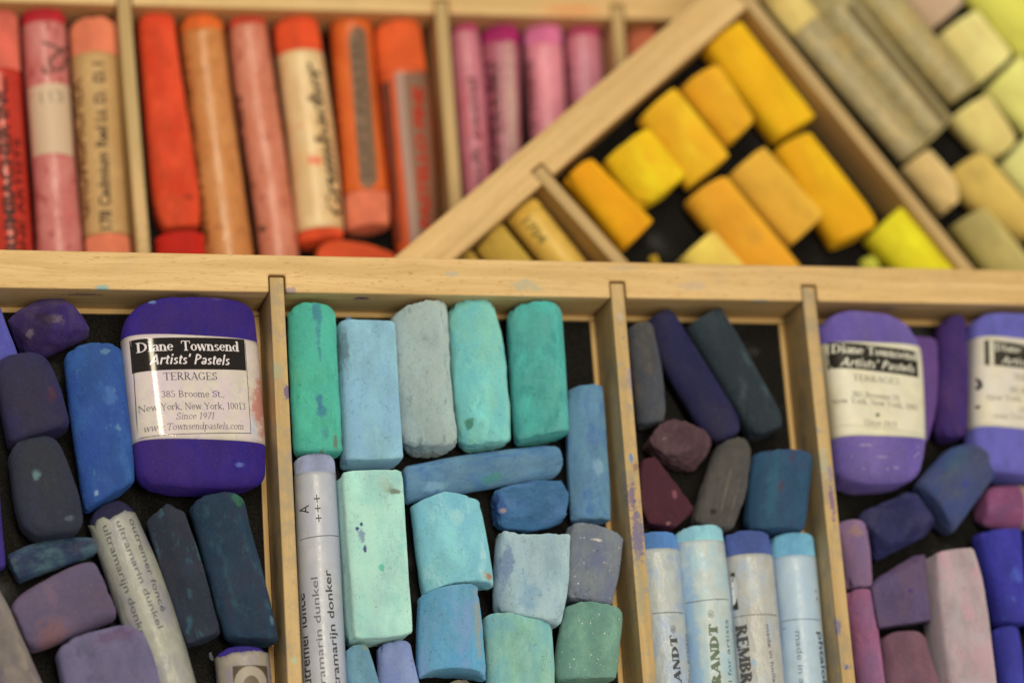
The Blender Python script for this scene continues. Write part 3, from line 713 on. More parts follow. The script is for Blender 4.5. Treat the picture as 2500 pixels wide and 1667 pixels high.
    {'t': 'loft', 'name': 'soft_pastel', 'label': 'emerald green stick with dark blue stains, tight in the corner by the left divider', 'cat': 'pastel stick', 'tray': 'A', 'L': [(-50.16, 9.0), (-50.24, -5.17), (-50.18, -24.19)], 'R': [(-39.16, 8.38), (-39.17, -10.59), (-39.13, -24.48)], 'col': (74, 192, 158), 'n': 2.2, 'b0': 1.6, 'b1': 0.8, 're': 1.6, 'h': 11.5, 'grp': 'pastels in the turquoise compartment', 'sm': [((96, 198, 158), 3, 0.58, 0.3), ((70, 182, 156), 5, 0.5, 0.3), ((90, 150, 80), 0.9, 0.68, 0.1)], 'st': [(-0.4, 15, 0.5, 2.5, (62, 118, 146), 0.7), (0.7, 14, 0.6, 4, (60, 124, 148), 0.65), (0.2, 11, 0.5, 5, (66, 130, 146), 0.55), (0.4, 5, 0.4, 2, (62, 128, 148), 0.6), (-0.3, -5.2, 1.0, 1.8, (56, 112, 148), 0.75), (0.3, -8.2, 1.1, 1.6, (58, 116, 150), 0.7), (0.7, -13, 1, 1.5, (74, 140, 156), 0.5), (3.2, -15, 0.7, 2, (115, 95, 75), 0.7), (5.2, -14.2, 0.5, 1.2, (110, 85, 70), 0.7), (0, -17.3, 0.8, 0.6, (115, 85, 70), 0.7)], 'z': -14.5},
    {'t': 'loft', 'name': 'soft_pastel', 'label': 'pale sky blue square stick right of the emerald stick', 'cat': 'pastel stick', 'tray': 'A', 'L': [(-38.92, 5.78), (-39.1, -8.89), (-39.18, -26.98)], 'R': [(-25.98, 5.46), (-26.04, -10.64), (-25.9, -26.52)], 'col': (148, 196, 200), 'n': 4.5, 'b0': -0.3, 'b1': 0.6, 're': 1.2, 'h': 12.5, 'grp': 'pastels in the turquoise compartment', 'sm': [((138, 184, 202), 6, 0.5, 0.4)], 'st': [(-6, 10, 1, 5, (85, 110, 122), 0.7)], 'disp': 0.08, 'z': -14.5},
    {'t': 'loft', 'name': 'soft_pastel', 'label': 'grey green round stick with dark scratches and a crumbling slanted foot', 'cat': 'pastel stick', 'tray': 'A', 'L': [(-26.17, 8.14), (-26.21, -4.4), (-25.94, -17.95), (-24.88, -22.75)], 'R': [(-13.17, 11.01), (-13.24, 0.63), (-12.93, -14.33), (-12.48, -22.26)], 'col': (160, 180, 172), 'n': 2.4, 'b0': 0.8, 'b1': 2.2, 're': 2.2, 'h': 13.0, 'grp': 'pastels in the turquoise compartment', 'sm': [((175, 188, 172), 4, 0.5, 0.35), ((120, 140, 135), 1.2, 0.63, 0.14), ((85, 100, 98), 0.8, 0.73, 0.06)], 'st': [(-4, -9, 2, 3, (150, 170, 160), 0.5)], 'disp': 0.35, 'z': -14.5},
    {'t': 'loft', 'name': 'soft_pastel', 'label': 'light aqua stick with a rounded worn shoulder and ragged lower end', 'cat': 'pastel stick', 'tray': 'A', 'L': [(-12.54, 9.69), (-12.44, -8.63), (-11.88, -22.42)], 'R': [(-1.34, 9.66), (0.01, 3.5), (0.42, -4.8), (0.51, -16.08), (0.41, -21.63)], 'col': (128, 212, 196), 'n': 2.3, 'b0': 2.4, 'b1': 1.0, 're': 2.4, 'h': 12.0, 'grp': 'pastels in the turquoise compartment', 'sm': [((140, 200, 170), 6, 0.52, 0.3), ((105, 190, 185), 3, 0.55, 0.3), ((90, 160, 150), 0.9, 0.7, 0.1)], 'st': [(-4.3, -12, 0.9, 1.4, (60, 120, 90), 0.85)], 'disp': 0.3, 'z': -14.5},
    {'t': 'loft', 'name': 'soft_pastel', 'label': 'strong turquoise teal stick standing alone right of the light aqua one', 'cat': 'pastel stick', 'tray': 'A', 'L': [(1.66, 9.15), (1.36, -4.94), (1.3, -19.53), (1.71, -22.05)], 'R': [(14.7, 9.14), (14.61, -1.05), (14.38, -18.22), (14.15, -19.98)], 'col': (72, 182, 164), 'n': 2.4, 'b0': 2, 'b1': 0, 're': 1.6, 'h': 13.0, 'grp': 'pastels in the turquoise compartment', 'sm': [((90, 170, 155), 4, 0.52, 0.3), ((50, 150, 140), 2, 0.57, 0.3), ((120, 185, 165), 0.8, 0.68, 0.1)], 'st': [(0.5, 15.5, 2.6, 2.4, (60, 195, 175), 0.5)], 'disp': 0.15, 'z': -14.5},
    {'t': 'loft', 'name': 'soft_pastel', 'label': 'steel blue upright stick pressed against the middle divider', 'cat': 'pastel stick', 'tray': 'A', 'L': [(15.5, -8.9), (14.49, -19.36), (13.92, -30.58), (13.91, -39.67)], 'R': [(23.84, -8.45), (23.85, -19.33), (23.64, -32.94), (23.26, -40.02)], 'col': (98, 142, 168), 'n': 2.3, 'facet': 8, 're': 0.8, 'h': 9.0, 'grp': 'pastels in the turquoise compartment', 'sm': [((100, 150, 165), 3, 0.52, 0.3), ((70, 115, 165), 2, 0.58, 0.25)], 'st': [(1, -3.5, 1.6, 2.6, (150, 185, 195), 0.5)], 'z': -14.5},
    {'t': 'loft', 'name': 'soft_pastel', 'label': 'steel blue stick lying crosswise under the upright aqua and teal sticks', 'cat': 'pastel stick', 'tray': 'A', 'L': [(-24.71, -27.06), (-13.52, -24.76), (-2.25, -23.21), (10.61, -21.84)], 'R': [(-25.02, -35.74), (-14.08, -33.6), (-2.84, -31.72), (11.31, -29.64)], 'col': (94, 140, 164), 'n': 2.4, 'b1': 1.6, 're': 2, 'h': 8.5, 'grp': 'pastels in the turquoise compartment', 'sm': [((105, 145, 160), 3, 0.54, 0.3), ((65, 115, 160), 2.5, 0.56, 0.25)], 'st': [(-2, 12, 1.2, 4, (150, 195, 200), 0.5), (-2.2, -2, 1.2, 3, (70, 150, 120), 0.6)], 'z': -14.5},
    {'t': 'loft', 'name': 'soft_pastel', 'label': 'short medium blue piece with a crumbled left end, lying crosswise', 'cat': 'pastel piece', 'tray': 'A', 'L': [(-3.64, -32.55), (0.54, -31.22), (6.86, -30.37), (11.95, -30.57)], 'R': [(-3.38, -41.46), (2.26, -42.46), (7.59, -41.54), (12.0, -40.23)], 'col': (60, 114, 150), 'n': 2.6, 'b0': 0.6, 'b1': 1, 're': 2.2, 'facet': 8, 'h': 9.0, 'grp': 'pastels in the turquoise compartment', 'sm': [((84, 126, 166), 2.5, 0.56, 0.25), ((48, 92, 136), 1.2, 0.62, 0.2)], 'st': [(0, 8, 3.8, 1.6, (48, 82, 140), 0.7), (-1.2, 7.5, 0.7, 0.7, (180, 150, 130), 0.8)], 'disp': 0.4, 'z': -14.5},
    {'t': 'loft', 'name': 'pastel_block', 'label': 'large pale mint rectangular block with small purple ink specks', 'cat': 'pastel block', 'tray': 'A', 'L': [(-40.76, -30.1), (-40.27, -50.8), (-39.87, -67.49)], 'R': [(-26.8, -29.56), (-26.73, -47.43), (-26.55, -66.28)], 'col': (174, 218, 202), 'n': 9, 'b0': 0.2, 'b1': 0.8, 're': 1.1, 'h': 13.0, 'grp': 'pastels in the turquoise compartment', 'sm': [((140, 205, 185), 2.2, 0.56, 0.22), ((185, 222, 195), 6, 0.5, 0.4)], 'st': [(-3.7, 3.6, 0.9, 1.6, (95, 100, 150), 0.6), (-3.2, 0.6, 0.45, 0.9, (60, 55, 120), 0.9), (-4.6, 5.3, 0.5, 0.5, (50, 45, 115), 0.95), (-3.6, 6.2, 0.45, 0.6, (50, 45, 115), 0.95), (4.4, 13.5, 1.7, 0.7, (95, 80, 55), 0.7), (3, 14.3, 1.5, 1.6, (140, 160, 125), 0.4), (2, 15.5, 1.8, 1.8, (170, 195, 170), 0.6), (0.3, -3.7, 0.7, 0.8, (90, 190, 160), 0.9)], 'disp': 0.1, 'z': -14.5},
    {'t': 'loft', 'name': 'wrapped_pastel', 'label': 'pale grey wrapped stick printed with A and three plus signs, along the left divider', 'cat': 'pastel stick', 'tray': 'A', 'L': [(-49.94, -25.7), (-50.04, -42.07), (-50.15, -75.79), (-50.19, -84.17), (-50.27, -104.6)], 'R': [(-40.74, -25.71), (-40.63, -38.2), (-40.69, -66.61), (-40.62, -76.01), (-40.7, -84.42), (-40.87, -104.94)], 'col': (164, 168, 188), 'n': 2.02, 'b0': 1.3, 're': 0.9, 'h': 9.2, 'grp': 'pastels in the turquoise compartment', 'wrap': {'kind': 'paper_wrapper', 'a0': (-45.42, -29.12), 'a1': (-45.64, -106.09), 'col': (190, 188, 184), 'rough': 0.3, 'th': 0.12, 'wr': 0.25, 'sm': [((180, 180, 186), 4, 0.5, 0.4)], 'prints': [('line', [(-50.24, -44.23), (-41.06, -43.56)], 0.2, (110, 108, 105), 0), ('sans', 'A', [(-47.98, -38.55), (-47.9, -36.67)], 1.9, 0, (60, 58, 55), 1), ('sans', '+++', [(-45.01, -40.71), (-45.27, -34.46)], 1.9, 0, (70, 68, 66), 1), ('sans', 'outremer foncé', [(-49.02, -78.83), (-49.53, -56.24)], 1.5, 0.04, (62, 60, 58), 1), ('sans', 'ultramarin dunkel', [(-46.05, -80.87), (-46.85, -53.11)], 1.5, 0.0, (105, 103, 95), 1), ('sans', 'ultramarijn donker', [(-42.79, -79.8), (-43.88, -51.48)], 1.6, 0.04, (72, 70, 66), 1)]}, 'z': -14.5},
    {'t': 'loft', 'name': 'pastel_chunk', 'label': 'light cyan chunk with a rusty spot in its lower corner, right of the mint block', 'cat': 'pastel piece', 'tray': 'A', 'L': [(-24.08, -36.48), (-23.51, -46.0), (-22.85, -55.55), (-22.58, -57.23)], 'R': [(-8.27, -35.99), (-7.08, -45.4), (-6.3, -53.71), (-6.44, -55.68)], 'col': (138, 204, 196), 'n': 2.6, 'b0': 2.4, 'b1': -1.6, 'tri': -0.15, 're': 1.1, 'h': 13.0, 'grp': 'pastels in the turquoise compartment', 'sm': [((120, 190, 200), 5, 0.5, 0.4), ((170, 215, 205), 2.5, 0.62, 0.2)], 'st': [(6.6, -8, 1, 0.8, (178, 85, 40), 0.95), (6.0, -8, 1.6, 1.2, (160, 150, 120), 0.5), (0.5, 6, 2.5, 2, (175, 215, 200), 0.5)], 'z': -14.5},
    {'t': 'loft', 'name': 'pastel_chunk', 'label': 'cerulean blue chunk with a tan streak, below the light cyan chunk', 'cat': 'pastel piece', 'tray': 'A', 'L': [(-23.53, -57.4), (-24.37, -65.07), (-24.79, -70.58), (-24.91, -75.7)], 'R': [(-10.06, -55.63), (-9.64, -63.47), (-9.32, -75.68), (-9.48, -76.6)], 'col': (106, 168, 186), 'n': 2.5, 'b0': 0.8, 'b1': -2.2, 're': 1.2, 'h': 13.0, 'grp': 'pastels in the turquoise compartment', 'sm': [((80, 160, 190), 4, 0.5, 0.4), ((125, 160, 190), 3, 0.58, 0.25)], 'st': [(5.4, 2, 1.2, 8, (150, 155, 145), 0.8)], 'facet': 10, 'z': -14.5},
    {'t': 'loft', 'name': 'pastel_chunk', 'label': 'whitish grey aqua chunk with a saddle shaped top and blue stained left side', 'cat': 'pastel piece', 'tray': 'A', 'L': [(-4.26, -42.98), (-5.58, -52.41), (-6.1, -59.9), (-5.76, -61.96)], 'R': [(12.27, -43.68), (11.19, -52.62), (9.83, -60.15), (8.21, -65.0)], 'col': (160, 188, 186), 'n': 2.9, 'b0': -2.2, 'b1': 0.5, 're': 1.8, 'h': 14.0, 'grp': 'pastels in the turquoise compartment', 'sm': [((140, 172, 180), 2.2, 0.53, 0.2), ((175, 198, 192), 5, 0.5, 0.4), ((110, 150, 170), 1.1, 0.66, 0.15)], 'st': [(-7, 1, 1.5, 6, (115, 138, 165), 0.8), (-2, -6, 2.5, 3.5, (120, 160, 178), 0.55)], 'disp': 0.25, 'z': -14.5},
    {'t': 'loft', 'name': 'pastel_chunk', 'label': 'lavender grey chunk sprinkled with white glitter next to the divider', 'cat': 'pastel piece', 'tray': 'A', 'L': [(13.07, -40.97), (11.35, -50.51), (10.45, -58.45)], 'R': [(24.95, -44.91), (23.44, -53.6), (20.91, -60.5)], 'col': (136, 142, 142), 'n': 3, 'b0': 0.3, 'b1': 0.5, 're': 1.6, 'h': 12.0, 'grp': 'pastels in the turquoise compartment', 'spk': 0.9, 'sm': [((108, 115, 140), 3, 0.54, 0.3)], 'st': [(-1, 5.2, 1.5, 0.4, (215, 205, 185), 0.9)], 'z': -14.5},
    {'t': 'loft', 'name': 'pastel_chunk', 'label': 'sage green barrel shaped chunk sprinkled with glitter', 'cat': 'pastel piece', 'tray': 'A', 'L': [(10.17, -60.24), (8.16, -67.52), (6.73, -74.93), (6.76, -77.15)], 'R': [(23.54, -62.34), (22.07, -70.59), (20.75, -77.1)], 'col': (122, 166, 140), 'n': 2.6, 'b0': 1.2, 'b1': 0.5, 're': 1.2, 'h': 13.0, 'grp': 'pastels in the turquoise compartment', 'spk': 0.9, 'sm': [((98, 145, 128), 3, 0.54, 0.3)], 'z': -14.5},
    {'t': 'loft', 'name': 'pastel_chunk', 'label': 'pale sea green chunk cut by the bottom edge, left of the sage chunk', 'cat': 'pastel piece', 'tray': 'A', 'L': [(-9.07, -62.18), (-8.72, -70.9), (-9.13, -77.07), (-9.33, -85.57)], 'R': [(6.53, -64.87), (6.44, -71.21), (6.26, -77.42), (5.99, -85.98)], 'col': (142, 194, 166), 'n': 2.6, 'b0': 1, 're': 1.6, 'h': 13.0, 'grp': 'pastels in the turquoise compartment', 'sm': [((118, 180, 180), 4, 0.52, 0.3), ((150, 195, 170), 2.5, 0.58, 0.25)], 'st': [(-5, 10, 4, 2.5, (110, 170, 180), 0.5)], 'z': -14.5},
    {'t': 'loft', 'name': 'pastel_chunk', 'label': 'small grey blue piece with an olive yellow smear under the mint block', 'cat': 'pastel piece', 'tray': 'A', 'L': [(-41.01, -69.42), (-40.9, -76.07), (-40.88, -84.48)], 'R': [(-35.52, -68.8), (-34.12, -73.77), (-33.52, -76.24), (-32.42, -84.71)], 'col': (112, 160, 170), 'n': 2.5, 'b0': 1.2, 're': 1.5, 'h': 10.0, 'grp': 'pastels in the turquoise compartment', 'st': [(1.5, 9, 2.4, 1.8, (150, 155, 75), 0.8)], 'sm': [((90, 140, 165), 3, 0.54, 0.3)], 'z': -14.5},
    {'t': 'loft', 'name': 'pastel_chunk', 'label': 'small periwinkle piece at the bottom edge, under the mint block', 'cat': 'pastel piece', 'tray': 'A', 'L': [(-33.47, -68.66), (-33.42, -76.25), (-33.52, -84.68)], 'R': [(-26.04, -67.7), (-24.97, -73.33), (-24.41, -76.45), (-23.52, -84.95)], 'col': (142, 156, 188), 'n': 2.5, 'b0': 0.8, 're': 1.3, 'h': 10.0, 'grp': 'pastels in the turquoise compartment', 'sm': [((125, 140, 185), 3, 0.54, 0.3)], 'z': -14.5},
    {'t': 'loft', 'name': 'wrapped_pastel', 'label': 'small tan wrapped stub just entering the bottom edge below the cerulean chunk', 'cat': 'pastel stick', 'tray': 'A', 'L': [(-18.2, -77.07), (-18.51, -84.92), (-19.32, -105.64)], 'R': [(-11.89, -77.21), (-12.13, -85.09), (-12.76, -105.88)], 'col': (150, 140, 110), 'n': 2.05, 'b0': 1.2, 're': 1, 'h': 8.0, 'grp': 'pastels in the turquoise compartment', 'sm': [((90, 85, 70), 1.5, 0.5, 0.2)], 'z': -14.5},
    {'t': 'loft', 'name': 'soft_pastel', 'label': 'short taupe grey stick hugging the middle divider', 'cat': 'pastel stick', 'tray': 'A', 'L': [(31.12, 6.26), (31.53, -3.29), (31.94, -17.44)], 'R': [(37.3, 7.05), (38.73, -2.22), (38.94, -13.74), (38.29, -16.43)], 'col': (86, 84, 82), 'n': 2.6, 'b0': 0.6, 're': 1.8, 'h': 9.0, 'grp': 'pastels in the dark blue compartment', 'sm': [((72, 78, 88), 4, 0.5, 0.3), ((105, 95, 82), 2, 0.6, 0.2)], 'z': -14.5},
    {'t': 'loft', 'name': 'soft_pastel', 'label': 'long navy blue stick slanting down to the right', 'cat': 'pastel stick', 'tray': 'A', 'L': [(36.16, 7.77), (38.45, -0.99), (42.44, -8.89), (46.94, -17.76), (49.69, -21.04)], 'R': [(42.84, 10.41), (45.5, 5.66), (50.78, -4.0), (56.86, -14.73), (57.03, -18.23)], 'col': (38, 38, 78), 'n': 2.3, 'b0': 1.2, 'b1': 1.5, 're': 2.4, 'h': 9.5, 'grp': 'pastels in the dark blue compartment', 'sm': [((52, 48, 70), 4, 0.54, 0.3)], 'z': -14.5},
    {'t': 'loft', 'name': 'soft_pastel', 'label': 'long dark slate green stick slanting beside the navy one', 'cat': 'pastel stick', 'tray': 'A', 'L': [(45.62, 6.35), (49.14, -1.1), (53.9, -9.53), (59.22, -20.42)], 'R': [(54.22, 11.16), (57.32, 5.59), (62.21, -4.83), (67.17, -15.39), (66.91, -17.9)], 'col': (50, 62, 66), 'n': 2.7, 'b0': 0.2, 'b1': 0.8, 're': 1.4, 'h': 11.0, 'grp': 'pastels in the dark blue compartment', 'sm': [((42, 52, 58), 5, 0.5, 0.4), ((70, 85, 88), 2, 0.64, 0.2)], 'z': -14.5},
    {'t': 'hull', 'name': 'pastel_chunk', 'label': 'brownish mauve broken round piece showing its pitted end', 'cat': 'pastel piece', 'tray': 'A', 'P': [(33.11, -21.39, 9.5), (35.78, -18.0, 9.5), (39.16, -16.6, 9), (42.22, -17.35, 10), (44.75, -19.23, 10), (43.87, -22.76, 10.5), (42.16, -24.64, 10.5), (39.14, -25.82, 10), (35.91, -25.32, 9.5), (33.95, -23.32, 9), (34.64, -21.7, 5), (47.39, -18.34, 6), (49.23, -20.43, 6), (49.77, -21.69, 5), (47.84, -25.22, 4), (45.24, -27.62, 3), (43.3, -27.62, 3), (39.19, -26.35, 4)], 'col': (98, 72, 74), 'grp': 'pastels in the dark blue compartment', 'disp': 0.3, 'sm': [((80, 54, 58), 2, 0.5, 0.25), ((150, 115, 110), 0.9, 0.68, 0.1)], 'st': [(-1.5, 1.5, 3.5, 2.6, (74, 46, 50), 0.6)], 'z': -14.5},
    {'t': 'hull', 'name': 'pastel_chunk', 'label': 'dark maroon wedge shaped piece by the middle divider', 'cat': 'pastel piece', 'tray': 'A', 'P': [(31.18, -26.07, 5), (31.01, -26.34, 9), (34.22, -25.52, 9), (43.07, -37.5, 8), (43.17, -38.47, 5), (38.15, -42.29, 8), (38.11, -42.26, 3), (32.12, -40.54, 3), (31.74, -40.91, 7), (29.89, -36.51, 8), (30.05, -31.81, 7)], 'col': (84, 40, 50), 'grp': 'pastels in the dark blue compartment', 'disp': 0.12, 'sm': [((72, 36, 50), 4, 0.54, 0.3)], 'st': [(3.5, 0.8, 0.6, 1.2, (150, 90, 95), 0.7), (1.5, -6, 0.6, 0.5, (160, 110, 105), 0.8)], 'z': -14.5},
    {'t': 'loft', 'name': 'soft_pastel', 'label': 'tapered taupe piece with pitted grooves between maroon and blue pieces', 'cat': 'pastel piece', 'tray': 'A', 'L': [(51.27, -21.8), (47.26, -29.71), (43.57, -39.01), (43.56, -41.35)], 'R': [(58.85, -21.89), (58.31, -26.26), (56.46, -34.66), (53.72, -40.83), (52.42, -42.78)], 'col': (92, 86, 78), 'n': 2.7, 'b0': 1.3, 'b1': 0.8, 're': 2.2, 'h': 10.0, 'grp': 'pastels in the dark blue compartment', 'sm': [((76, 72, 70), 3, 0.53, 0.3)], 'st': [(-0.4, -2, 0.35, 7, (125, 112, 92), 0.45), (2.2, -4, 0.35, 5, (125, 110, 90), 0.45), (-2.2, -8, 1, 0.8, (38, 34, 30), 0.9)], 'disp': 0.35, 'z': -14.5},
    {'t': 'loft', 'name': 'pastel_chunk', 'label': 'dark prussian blue cylinder chunk with a teal stripe', 'cat': 'pastel piece', 'tray': 'A', 'L': [(59.02, -24.8), (57.14, -33.49), (55.91, -40.84), (56.4, -43.09)], 'R': [(73.74, -25.3), (72.32, -31.77), (70.06, -42.42), (69.12, -43.59)], 'col': (46, 86, 112), 'n': 2.6, 'b0': 0.4, 'b1': 0.3, 're': 1.3, 'h': 12.5, 'grp': 'pastels in the dark blue compartment', 'facet': 12, 'sm': [((50, 74, 104), 4, 0.54, 0.3), ((85, 60, 80), 2, 0.67, 0.15)], 'st': [(-3.4, 0, 1.6, 10, (48, 100, 118), 0.7)], 'z': -14.5},
    {'t': 'loft', 'name': 'wrapped_pastel', 'label': 'worn blue tipped wrapped stick squeezed against the middle divider, foil-like glossy paper', 'cat': 'pastel stick', 'tray': 'A', 'L': [(27.65, -44.53), (28.22, -55.28), (28.75, -77.7), (28.88, -86.37), (29.2, -107.52)], 'R': [(38.64, -44.24), (39.22, -49.95), (38.96, -62.79), (39.16, -77.94), (39.05, -86.64), (38.79, -107.87)], 'col': (80, 130, 180), 'n': 2.02, 'b0': 1.1, 're': 1, 'h': 10.2, 'grp': 'pastels in the dark blue compartment', 'wrap': {'kind': 'paper_wrapper', 'a0': (34.74, -47.59), 'a1': (33.86, -109.06), 'col': (182, 186, 174), 'rough': 0.3, 'th': 0.12, 'wr': 1.0, 'sm': [((150, 170, 190), 2.2, 0.54, 0.22), ((150, 165, 180), 1.3, 0.62, 0.2)], 'prints': [('line', [(30.16, -62.55), (37.79, -62.48)], 0.18, (90, 90, 90), 0), ('serif', 'REMBRANDT', [(35.78, -91.69), (35.17, -67.74)], 1.7, 0.12, (70, 72, 72), 1, 0), ('sans', '®', [(35.11, -67.13), (34.98, -65.51)], 1.3, 0, (90, 90, 92), 1), ('sans', 'soft pastel for artists', [(37.59, -91.39), (38.71, -66.98)], 0.9, 0, (110, 118, 122), 1)]}, 'z': -14.5},
    {'t': 'loft', 'name': 'wrapped_pastel', 'label': 'pale turquoise tipped wrapped stick lettered in green, second of the four wrapped sticks', 'cat': 'pastel stick', 'tray': 'A', 'L': [(38.23, -43.51), (39.05, -61.02), (39.09, -77.97), (39.08, -86.67), (39.05, -107.9)], 'R': [(49.97, -42.83), (50.29, -50.12), (50.33, -61.2), (50.09, -78.22), (49.93, -86.96), (49.56, -108.28)], 'col': (146, 202, 212), 'n': 2.02, 'b0': 1.4, 're': 0.9, 'h': 10.6, 'grp': 'pastels in the dark blue compartment', 'wrap': {'kind': 'paper_wrapper', 'a0': (44.05, -45.79), 'a1': (44.16, -109.46), 'col': (188, 198, 186), 'rough': 0.38, 'th': 0.12, 'wr': 0.45, 'sm': [((160, 195, 200), 2.6, 0.54, 0.22), ((130, 180, 200), 1.5, 0.68, 0.15)], 'st': [(-4.3, 0, 1.3, 30, (140, 178, 200), 0.85)], 'prints': [('line', [(38.73, -59.89), (40.57, -59.96), (48.81, -59.57)], 0.18, (95, 100, 90), 0), ('serif', 'REMBRANDT', [(44.28, -90.81), (45.0, -65.5)], 2.0, 0.14, (92, 105, 80), 1, 0), ('sans', '®', [(44.42, -63.97), (44.36, -62.23)], 1.4, 0, (120, 128, 110), 1), ('sans', 'soft pastel for artists', [(47.26, -91.84), (48.01, -64.31)], 1.15, 0, (105, 112, 92), 1)]}, 'z': -14.5},
    {'t': 'loft', 'name': 'wrapped_pastel', 'label': 'royal blue tipped wrapped stick with emblem, third of the four wrapped sticks', 'cat': 'pastel stick', 'tray': 'A', 'L': [(50.31, -43.98), (50.73, -50.1), (50.57, -61.18), (50.32, -78.21), (50.27, -86.96), (50.13, -108.29)], 'R': [(61.64, -44.46), (61.85, -49.44), (61.79, -65.01), (61.73, -78.47), (61.63, -87.26), (61.38, -108.69)], 'col': (78, 98, 158), 'n': 2.02, 'b0': 0.9, 're': 0.9, 'h': 10.4, 'grp': 'pastels in the dark blue compartment', 'wrap': {'kind': 'paper_wrapper', 'a0': (55.99, -49.09), 'a1': (55.6, -109.87), 'col': (184, 180, 164), 'rough': 0.3, 'th': 0.12, 'wr': 1.1, 'sm': [((165, 180, 190), 3, 0.56, 0.22), ((140, 170, 190), 1.3, 0.7, 0.12)], 'st': [(-2.6, 2, 0.7, 0.8, (110, 165, 190), 0.6), (1.3, -12, 0.35, 1.8, (60, 50, 110), 0.8)], 'prints': [('line', [(50.28, -63.34), (60.46, -63.41)], 0.18, (120, 112, 88), 0), ('poly', [(49.36, -52.97), (51.33, -53.02), (51.38, -61.67), (49.45, -61.6)], (58, 52, 32), 0, 'printed_emblem'), ('poly', [(51.5, -57.46), (51.42, -58.33), (51.29, -59.12), (51.13, -59.78), (50.96, -60.25), (50.8, -60.51), (50.55, -60.58), (50.25, -60.46), (49.99, -60.11), (49.8, -59.56), (49.68, -58.85), (49.64, -58.01), (49.68, -57.12), (49.81, -56.22), (50.01, -55.39), (50.27, -54.68), (50.57, -54.13), (50.87, -53.8), (51.02, -53.79), (51.17, -53.99), (51.32, -54.39), (51.44, -54.99), (51.51, -55.73), (51.53, -56.58)], (196, 196, 186), 1), ('serif', 'REMBRANDT', [(50.65, -65.46), (50.81, -90.16)], 1.9, 0.12, (80, 76, 70), 1, 0), ('sans', 'made in holland', [(56.76, -65.77), (57.35, -81.48)], 1.0, 0, (100, 92, 98), 1)]}, 'z': -14.5},
    {'t': 'loft', 'name': 'wrapped_pastel', 'label': 'sky blue tipped wrapped stick beside the right divider, last of the four wrapped sticks', 'cat': 'pastel stick', 'tray': 'A', 'L': [(61.8, -44.71), (62.16, -50.18), (62.36, -64.21), (61.81, -78.44), (61.71, -87.23), (61.46, -108.67)], 'R': [(72.57, -44.8), (72.6, -50.29), (72.43, -64.39), (72.31, -78.68), (72.07, -87.51), (71.47, -109.03)], 'col': (114, 182, 206), 'n': 2.02, 'b0': 1.0, 're': 0.9, 'h': 10.0, 'grp': 'pastels in the dark blue compartment', 'wrap': {'kind': 'paper_wrapper', 'a0': (67.55, -49.46), 'a1': (66.31, -110.23), 'col': (180, 197, 196), 'rough': 0.34, 'th': 0.12, 'wr': 0.4, 'sm': [((165, 190, 208), 4, 0.5, 0.4)], 'prints': [('line', [(62.22, -64.44), (71.03, -64.66)], 0.18, (100, 105, 102), 0), ('line', [(62.05, -66.05), (62.81, -66.19)], 0.18, (110, 112, 105), 0), ('sans', 'made in apeldoorn', [(64.33, -67.22), (63.91, -91.14)], 1.3, 0, (112, 122, 132), 1), ('sans', 'phtaloblau', [(69.8, -67.45), (69.88, -85.56)], 1.5, 0.05, (70, 80, 100), 1), ('sans', '+ +', [(69.99, -57.52), (70.28, -60.25)], 1.0, 0, (90, 100, 110), 1)]}, 'z': -14.5},
